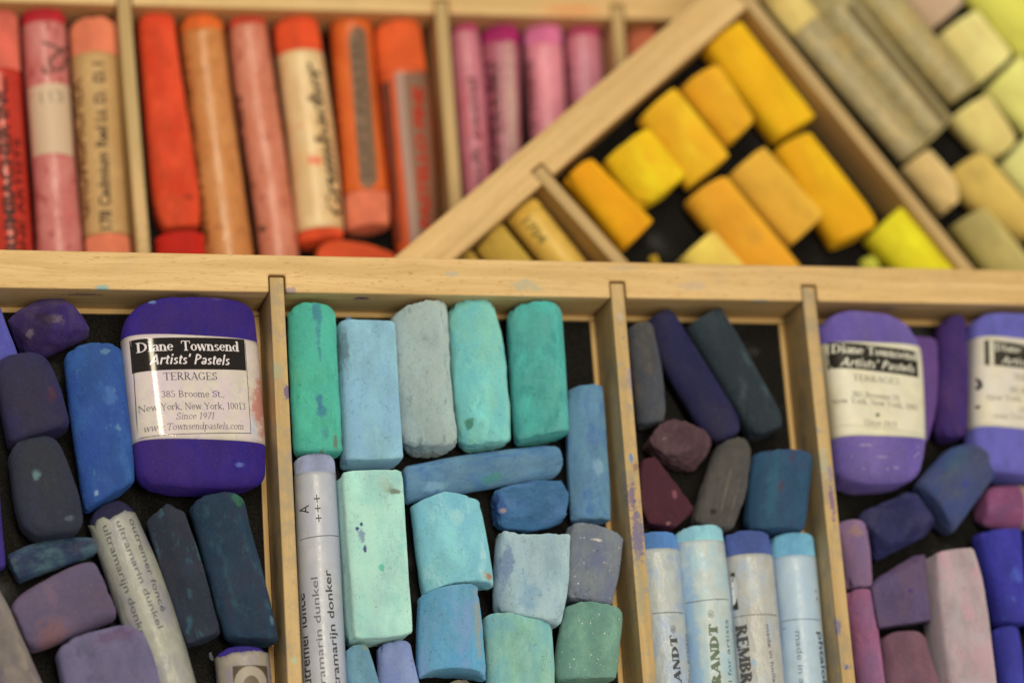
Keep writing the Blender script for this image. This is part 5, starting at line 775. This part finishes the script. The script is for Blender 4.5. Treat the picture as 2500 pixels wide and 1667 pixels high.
    {'t': 'loft', 'name': 'soft_pastel', 'label': 'bright lemon gold stubby piece with a dimple and a cut round end', 'cat': 'pastel stick', 'tray': 'D', 'L': [(39.15, 59.65), (47.94, 47.82)], 'R': [(51.73, 68.93), (60.32, 56.54)], 'col': (250, 203, 16), 'n': 2.5, 're': 2.2, 'grp': 'yellow pastels in the tilted tray', 'dust': 0.35, 'disp': 0.25, 'sm': [((240, 194, 15), 5, 0.5, 0.3)], 'h': 12.5, 'b1': 1.2, 'st': [(0, 1, 1.6, 2, (235, 180, 20), 0.5)], 'z': -46.5},
    {'t': 'loft', 'name': 'soft_pastel', 'label': 'golden yellow cylinder, between the dimpled stub and the paler short cylinder', 'cat': 'pastel stick', 'tray': 'D', 'L': [(49.62, 71.63), (61.12, 53.44)], 'R': [(59.88, 80.11), (73.05, 62.37)], 'col': (250, 190, 30), 'n': 2.4, 're': 1.2, 'grp': 'yellow pastels in the tilted tray', 'dust': 0.35, 'disp': 0.06, 'sm': [((240, 182, 28), 5, 0.5, 0.3)], 'h': 12.0, 'z': -46.5},
    {'t': 'loft', 'name': 'soft_pastel', 'label': 'soft orange yellow short rounded cylinder in the upper middle of the yellows', 'cat': 'pastel stick', 'tray': 'D', 'L': [(61.22, 80.16), (72.64, 65.04)], 'R': [(72.58, 86.75), (80.62, 72.07)], 'col': (248, 181, 32), 'n': 2.4, 're': 2.2, 'grp': 'yellow pastels in the tilted tray', 'dust': 0.35, 'disp': 0.06, 'sm': [((238, 173, 30), 5, 0.5, 0.3)], 'h': 12.0, 'b0': 0.8, 'z': -46.5},
    {'t': 'loft', 'name': 'soft_pastel', 'label': 'long saturated yellow square stick near the top of the yellow compartment', 'cat': 'pastel stick', 'tray': 'D', 'L': [(69.28, 91.73), (86.3, 67.26)], 'R': [(79.4, 99.32), (97.55, 73.67)], 'col': (252, 193, 12), 'n': 3.2, 're': 1.2, 'grp': 'yellow pastels in the tilted tray', 'dust': 0.35, 'disp': 0.06, 'sm': [((241, 185, 11), 5, 0.5, 0.3)], 'h': 11.0, 'z': -46.5},
    {'t': 'loft', 'name': 'soft_pastel', 'label': 'long golden yellow stick in the lower right of the yellow compartment', 'cat': 'pastel stick', 'tray': 'D', 'L': [(85.53, 64.08), (98.23, 40.83), (99.26, 38.85)], 'R': [(95.67, 68.94), (111.83, 46.51), (110.94, 43.69)], 'col': (246, 184, 14), 'n': 2.8, 're': 1.2, 'grp': 'yellow pastels in the tilted tray', 'dust': 0.35, 'disp': 0.06, 'sm': [((236, 176, 13), 5, 0.5, 0.3)], 'h': 11.0, 'z': -46.5},
    {'t': 'loft', 'name': 'soft_pastel', 'label': 'muted yellow ochre square stick right of centre in the yellow compartment', 'cat': 'pastel stick', 'tray': 'D', 'L': [(72.23, 56.61), (87.04, 38.25)], 'R': [(82.54, 64.66), (96.96, 46.92)], 'col': (240, 184, 58), 'n': 3.2, 're': 1.2, 'grp': 'yellow pastels in the tilted tray', 'dust': 0.35, 'disp': 0.06, 'sm': [((230, 176, 55), 5, 0.5, 0.3)], 'h': 11.0, 'z': -46.5},
    {'t': 'loft', 'name': 'soft_pastel', 'label': 'orange yellow stick with a grey smudge running under the front rail', 'cat': 'pastel stick', 'tray': 'D', 'L': [(60.33, 49.87), (72.8, 32.49), (77.64, 25.5)], 'R': [(71.56, 56.39), (89.29, 32.82), (94.37, 25.78)], 'col': (246, 176, 40), 'n': 2.6, 're': 2, 'grp': 'yellow pastels in the tilted tray', 'dust': 0.35, 'disp': 0.06, 'sm': [((236, 168, 38), 5, 0.5, 0.3)], 'h': 11.5, 'b0': 0.6, 'st': [(0, 0, 2.5, 3, (215, 160, 50), 0.7)], 'z': -46.5},
    {'t': 'loft', 'name': 'soft_pastel', 'label': 'pale straw yellow piece half hidden behind the front rail', 'cat': 'pastel stick', 'tray': 'D', 'L': [(57.1, 33.89), (63.42, 25.33)], 'R': [(66.61, 41.75), (77.96, 27.76)], 'col': (242, 206, 92), 'n': 2.8, 're': 1.2, 'grp': 'yellow pastels in the tilted tray', 'dust': 0.35, 'disp': 0.06, 'sm': [((232, 197, 88), 5, 0.5, 0.3)], 'h': 11.0, 'z': -46.5},
    {'t': 'loft', 'name': 'soft_pastel', 'label': 'greenish lemon yellow stick in the right corner of the yellow compartment', 'cat': 'pastel stick', 'tray': 'D', 'L': [(108.89, 40.74), (115.63, 32.87), (122.61, 24.12)], 'R': [(119.33, 49.74), (135.33, 33.81), (142.56, 26.68)], 'col': (240, 222, 30), 'n': 2.8, 're': 1.2, 'grp': 'yellow pastels in the tilted tray', 'dust': 0.35, 'disp': 0.06, 'sm': [((230, 213, 28), 5, 0.5, 0.3)], 'h': 11.0, 'z': -46.5},
    {'t': 'loft', 'name': 'pastel_crumb', 'label': 'lime yellow crumb by the front rail', 'cat': 'pastel crumb', 'tray': 'D', 'L': [(107.87, 36.1), (109.2, 33.67)], 'R': [(112.15, 37.52), (113.88, 34.54)], 'col': (214, 210, 50), 'n': 2.2, 're': 1.2, 'grp': 'yellow pastels in the tilted tray', 'dust': 0.35, 'disp': 0.06, 'sm': [((205, 201, 48), 5, 0.5, 0.3)], 'h': 4.0, 'z': -46.5},
    {'t': 'loft', 'name': 'pastel_crumb', 'label': 'mustard yellow crumb by the front rail', 'cat': 'pastel crumb', 'tray': 'D', 'L': [(50.67, 36.18), (51.33, 33.8)], 'R': [(53.34, 36.67), (54.22, 34.29)], 'col': (205, 165, 40), 'n': 2.2, 're': 1, 'grp': 'yellow pastels in the tilted tray', 'dust': 0.35, 'disp': 0.06, 'sm': [((196, 158, 38), 5, 0.5, 0.3)], 'h': 3.0, 'z': -46.5},
    {'t': 'loft', 'name': 'soft_pastel', 'label': 'plain ochre stick in the small corner compartment', 'cat': 'pastel stick', 'tray': 'D', 'L': [(4.48, 35.97), (11.27, 27.79)], 'R': [(11.47, 42.77), (20.92, 30.11)], 'col': (204, 166, 66), 'n': 2.3, 're': 1.2, 'grp': 'ochre pastels in the small slanted corner compartment', 'dust': 0.35, 'disp': 0.06, 'sm': [((195, 159, 63), 5, 0.5, 0.3)], 'h': 10.0, 'z': -46.5},
    {'t': 'loft', 'name': 'soft_pastel', 'label': 'ochre tip at the left end of the small corner compartment', 'cat': 'pastel stick', 'tray': 'D', 'L': [(0.17, 33.23), (4.14, 26.93)], 'R': [(3.67, 35.64), (8.41, 28.07)], 'col': (205, 168, 66), 'n': 2.3, 're': 1.2, 'grp': 'ochre pastels in the small slanted corner compartment', 'dust': 0.35, 'disp': 0.06, 'sm': [((196, 161, 63), 5, 0.5, 0.3)], 'h': 8.0, 'z': -46.5},
    {'t': 'loft', 'name': 'wrapped_pastel', 'label': 'ochre wrapped stick with faint dark printing in the small corner compartment', 'cat': 'pastel stick', 'tray': 'D', 'L': [(12.94, 43.69), (22.07, 32.19), (26.9, 25.86)], 'R': [(20.81, 49.63), (31.75, 33.46), (36.08, 26.02)], 'col': (226, 180, 70), 'n': 2.05, 're': 1.2, 'grp': 'ochre pastels in the small slanted corner compartment', 'dust': 0.35, 'disp': 0.06, 'sm': [((216, 172, 67), 5, 0.5, 0.3)], 'h': 10.5, 'wrap': {'kind': 'paper_wrapper', 'a0': (18.22, 44.79), 'a1': (31.24, 27.01), 'col': (228, 182, 74), 'rough': 0.45, 'th': 0.12, 'wr': 0.2, 'prints': [('sans', '1704', [(15.67, 42.11), (20.12, 36.35)], 2.2, 0.08, (135, 112, 50), 1), ('sans', 'GRUM', [(20.78, 46.94), (27.97, 37.73)], 2.2, 0.1, (105, 88, 45), 1)]}, 'z': -46.5},
    {'t': 'loft', 'name': 'wrapped_pastel', 'label': 'cream tipped stick in speckled grey gold paper along the slanted divider', 'cat': 'pastel stick', 'tray': 'D', 'L': [(83.74, 112.87), (94.91, 97.99), (122.38, 63.51)], 'R': [(93.04, 118.06), (104.14, 103.09), (130.28, 69.04)], 'col': (236, 206, 120), 'n': 2.05, 're': 1.3, 'grp': 'pale pastels in the tilted tray', 'dust': 0.35, 'disp': 0.06, 'h': 7.0, 'sm': [((228, 199, 116), 5, 0.5, 0.3)], 'wrap': {'kind': 'paper_wrapper', 'a0': (100.13, 101.5), 'a1': (127.5, 67.34), 'col': (184, 164, 112), 'rough': 0.4, 'th': 0.15, 'wr': 0.2, 'sm': [((138, 120, 76), 0.7, 0.54, 0.3), ((202, 166, 92), 2.2, 0.6, 0.3), ((148, 128, 82), 1.2, 0.6, 0.25)], 'prints': []}, 'z': -46.5},
    {'t': 'loft', 'name': 'wrapped_pastel', 'label': 'olive grey speckled wrapped stick, second from the slanted divider', 'cat': 'pastel stick', 'tray': 'D', 'L': [(93.63, 118.24), (103.35, 102.51), (129.1, 67.73)], 'R': [(105.0, 121.23), (114.95, 106.12), (136.9, 75.73)], 'col': (190, 172, 110), 'n': 2.05, 're': 1.3, 'grp': 'pale pastels in the tilted tray', 'dust': 0.35, 'disp': 0.06, 'h': 9.5, 'sm': [((184, 166, 106), 5, 0.5, 0.3)], 'wrap': {'kind': 'paper_wrapper', 'a0': (108.03, 106.02), 'a1': (132.89, 71.89), 'col': (178, 162, 110), 'rough': 0.4, 'th': 0.15, 'wr': 0.2, 'sm': [((138, 120, 76), 0.7, 0.54, 0.3), ((202, 166, 92), 2.2, 0.6, 0.3), ((148, 128, 82), 1.2, 0.6, 0.25)], 'prints': [('line', [(109.67, 104.51), (133.3, 73.09)], 2.6, (112, 94, 56), 0, 'printed_stripe')]}, 'z': -46.5},
    {'t': 'loft', 'name': 'wrapped_pastel', 'label': 'khaki speckled wrapped stick, third from the slanted divider', 'cat': 'pastel stick', 'tray': 'D', 'L': [(106.05, 120.09), (115.42, 107.21), (137.18, 79.92)], 'R': [(117.04, 123.68), (126.17, 110.46), (145.38, 84.79)], 'col': (196, 178, 105), 'n': 2.05, 're': 1.3, 'grp': 'pale pastels in the tilted tray', 'dust': 0.35, 'disp': 0.06, 'h': 9.5, 'sm': [((190, 172, 101), 5, 0.5, 0.3)], 'wrap': {'kind': 'paper_wrapper', 'a0': (114.98, 115.82), 'a1': (141.14, 82.29), 'col': (190, 170, 108), 'rough': 0.4, 'th': 0.15, 'wr': 0.2, 'sm': [((138, 120, 76), 0.7, 0.54, 0.3), ((202, 166, 92), 2.2, 0.6, 0.3), ((148, 128, 82), 1.2, 0.6, 0.25)], 'prints': []}, 'z': -46.5},
    {'t': 'loft', 'name': 'soft_pastel', 'label': 'pinkish beige piece at the top edge of the pale compartment', 'cat': 'pastel stick', 'tray': 'D', 'L': [(125.95, 111.31), (133.62, 100.08)], 'R': [(138.72, 118.53), (144.15, 108.17)], 'col': (216, 182, 142), 'n': 2.6, 're': 1.3, 'grp': 'pale pastels in the tilted tray', 'dust': 0.35, 'disp': 0.06, 'h': 11.0, 'sm': [((209, 176, 137), 5, 0.5, 0.3)], 'z': -46.5},
    {'t': 'loft', 'name': 'soft_pastel', 'label': 'butter yellow square piece in the pale compartment below the pinkish beige one', 'cat': 'pastel stick', 'tray': 'D', 'L': [(135.64, 98.17), (145.64, 84.85)], 'R': [(147.45, 105.71), (156.22, 93.53)], 'col': (242, 220, 136), 'n': 3, 're': 1.3, 'grp': 'pale pastels in the tilted tray', 'dust': 0.35, 'disp': 0.06, 'h': 11.0, 'sm': [((234, 213, 131), 5, 0.5, 0.3)], 'z': -46.5},
    {'t': 'loft', 'name': 'soft_pastel', 'label': 'vivid lemon lime stick in the upper right corner', 'cat': 'pastel stick', 'tray': 'D', 'L': [(144.45, 111.53), (156.77, 94.98), (159.56, 93.32)], 'R': [(158.09, 118.96), (171.77, 102.8)], 'col': (236, 226, 84), 'n': 2.6, 're': 1.3, 'grp': 'pale pastels in the tilted tray', 'dust': 0.35, 'disp': 0.06, 'h': 11.0, 'sm': [((228, 219, 81), 5, 0.5, 0.3)], 'z': -46.5},
    {'t': 'loft', 'name': 'soft_pastel', 'label': 'pale lime piece at the right edge beside the butter yellow square', 'cat': 'pastel stick', 'tray': 'D', 'L': [(147.67, 83.06), (158.48, 71.56)], 'R': [(159.4, 93.91), (170.2, 82.53)], 'col': (240, 228, 126), 'n': 2.6, 're': 1.3, 'grp': 'pale pastels in the tilted tray', 'dust': 0.35, 'disp': 0.06, 'h': 11.0, 'sm': [((232, 221, 122), 5, 0.5, 0.3)], 'z': -46.5},
    {'t': 'loft', 'name': 'soft_pastel', 'label': 'light cream piece with rounded end in the middle of the pale compartment', 'cat': 'pastel stick', 'tray': 'D', 'L': [(136.23, 74.95), (145.26, 64.17), (147.34, 63.78)], 'R': [(147.76, 81.9), (154.44, 70.84), (153.57, 67.91)], 'col': (238, 212, 126), 'n': 2.6, 're': 2.4, 'grp': 'pale pastels in the tilted tray', 'dust': 0.35, 'disp': 0.06, 'h': 11.0, 'sm': [((230, 205, 122), 5, 0.5, 0.3)], 'z': -46.5},
    {'t': 'loft', 'name': 'soft_pastel', 'label': 'pale greenish yellow piece at the right edge lower down', 'cat': 'pastel stick', 'tray': 'D', 'L': [(149.21, 61.76), (158.67, 50.78)], 'R': [(159.76, 72.18), (170.91, 61.5)], 'col': (238, 228, 136), 'n': 2.6, 're': 1.3, 'grp': 'pale pastels in the tilted tray', 'dust': 0.35, 'disp': 0.06, 'h': 11.0, 'sm': [((230, 221, 131), 5, 0.5, 0.3)], 'z': -46.5},
    {'t': 'loft', 'name': 'soft_pastel', 'label': 'beige piece leaning on the slanted divider', 'cat': 'pastel stick', 'tray': 'D', 'L': [(121.68, 61.1), (131.37, 48.88)], 'R': [(129.71, 65.93), (136.37, 57.2), (135.45, 51.71)], 'col': (232, 198, 126), 'n': 2.6, 're': 1.3, 'grp': 'pale pastels in the tilted tray', 'dust': 0.35, 'disp': 0.06, 'h': 10.0, 'sm': [((225, 192, 122), 5, 0.5, 0.3)], 'z': -46.5},
    {'t': 'loft', 'name': 'soft_pastel', 'label': 'ochre yellow rounded stick at the right edge', 'cat': 'pastel stick', 'tray': 'D', 'L': [(134.08, 59.47), (137.8, 51.71), (151.83, 42.06)], 'R': [(144.69, 65.31), (155.25, 51.83), (161.48, 45.13)], 'col': (226, 192, 96), 'n': 2.6, 're': 2.4, 'grp': 'pale pastels in the tilted tray', 'dust': 0.35, 'disp': 0.06, 'h': 11.0, 'sm': [((219, 186, 93), 5, 0.5, 0.3)], 'b0': 0.8, 'z': -46.5},
    {'t': 'loft', 'name': 'soft_pastel', 'label': 'khaki grey stick disappearing behind the front rail at the right', 'cat': 'pastel stick', 'tray': 'D', 'L': [(133.48, 45.14), (142.79, 31.16), (146.74, 25.63)], 'R': [(143.41, 49.69), (153.31, 37.22), (159.31, 29.21)], 'col': (198, 178, 104), 'n': 2.6, 're': 1.3, 'grp': 'pale pastels in the tilted tray', 'dust': 0.35, 'disp': 0.06, 'h': 11.0, 'sm': [((192, 172, 100), 5, 0.5, 0.3)], 'z': -46.5},
    {'t': 'loft', 'name': 'pastel_crumb', 'label': 'pale grey flake lying by the short emblem stick', 'cat': 'pastel crumb', 'tray': 'A', 'L': [(-70.16, -67.98), (-69.78, -69.8)], 'R': [(-69.52, -67.81), (-69.04, -69.55)], 'col': (120, 120, 112), 'n': 2.1, 'h': 0.7, 're': 0.5, 'b0': 0.3, 'b1': 0.3, 'disp': 0.2, 'z': -14.5},
    {'t': 'loft', 'name': 'pastel_crumb', 'label': 'tiny sky blue crumb behind the square sky blue stick', 'cat': 'pastel crumb', 'tray': 'A', 'L': [(-35.74, 9.09), (-35.64, 7.41)], 'R': [(-34.48, 9.3), (-34.37, 7.72)], 'col': (120, 160, 190), 'n': 2.1, 'h': 2.2, 're': 0.6, 'b0': 0.3, 'b1': 0.3, 'disp': 0.2, 'z': -14.5},
]

def build_loft(it):
    lf = Loft(it)
    loc = (lf.o[0] * MM, lf.o[1] * MM, it['z'] * MM)
    mat = pastel_mat(it['col'], it.get('sm'), it.get('st'), it.get('spk', 0), it.get('dust', 1.0))
    if 'wrap' in it:
        ya, yb = (float(lf.loc([it['wrap'][k]])[0][1]) for k in ('a0', 'a1'))
        lf.inset = (max(ya, yb) - 1.2, min(ya, yb) + (1.2 if it['wrap']['kind'] == 'paper_label' else 0)); lf.disp = min(lf.disp, .06)
    me = lf.mesh(it['name'])
    if 'wrap' not in it:
        o = link(it['name'], me, mat, None, loc, lf.ang)
        tag(o, it['label'], it['cat'], it.get('grp')); return
    w = it['wrap']
    t = empty(it['name'], (loc[0], loc[1], loc[2] + it.get('lift', 0) * MM), lf.ang)
    t.rotation_euler[1] = math.radians(it.get('roll', 0))
    tag(t, it['label'], it['cat'], it.get('grp'))
    me.name = 'pastel_core'
    link('pastel_core', me, mat, t)
    y0 = float(lf.loc([w['a0']])[0][1]); y1 = float(lf.loc([w['a1']])[0][1])
    sl = lf.tube(w['kind'], y0, y1, w['th'], w.get('jag', 0), w.get('wr', 0))
    s = link(w['kind'], sl, paper_mat(w), t)
    printing(lf, w, s)

def build_hull(it):
    P = np.array(it['P'], float)
    c = P[:, :2].mean(0)
    pts = [Vector((x - c[0], y - c[1], z)) for x, y, z in P]
    pts += [Vector(((x - c[0]) * .86, (y - c[1]) * .86, 0.0)) for x, y, z in P]
    bm = bmesh.new()
    for p in pts: bm.verts.new(p)
    r = bmesh.ops.convex_hull(bm, input=bm.verts)
    bmesh.ops.delete(bm, geom=[g for g in set(r['geom_interior'] + r['geom_unused']) if isinstance(g, bmesh.types.BMVert)], context='VERTS')
    me = bpy.data.meshes.new('hull'); bm.to_mesh(me); bm.free()
    ob = bpy.data.objects.new('hull', me); COL.objects.link(ob)
    m = ob.modifiers.new('r', 'REMESH'); m.mode = 'VOXEL'; m.voxel_size = .32
    s = ob.modifiers.new('s', 'SMOOTH'); s.iterations = 4; s.factor = .5
    bpy.context.view_layer.update()
    me2 = bpy.data.meshes.new_from_object(ob.evaluated_get(bpy.context.evaluated_depsgraph_get()))
    bpy.data.objects.remove(ob); bpy.data.meshes.remove(me)
    seed = Vector((random.uniform(-99, 99), random.uniform(-99, 99), 3)); dp = it.get('disp', .15)
    for v in me2.vertices:
        q = v.co + seed
        v.co += noise.noise_vector(q * .22) * dp * 1.4 + noise.noise_vector(q * .6) * dp + noise.noise_vector(q * 1.5) * dp * .45
        v.co.z = max(0, v.co.z)
        v.co *= MM
    smooth(me2); me2.name = it['name']
    mat = pastel_mat(it['col'], it.get('sm'), it.get('st'), it.get('spk', 0), it.get('dust', 1.0))
    o = link(it['name'], me2, mat, None, (c[0] * MM, c[1] * MM, it['z'] * MM))
    tag(o, it['label'], it['cat'], it.get('grp'))

random.seed(7)
for it in ITEMS:
    (build_loft if it['t'] == 'loft' else build_hull)(it)
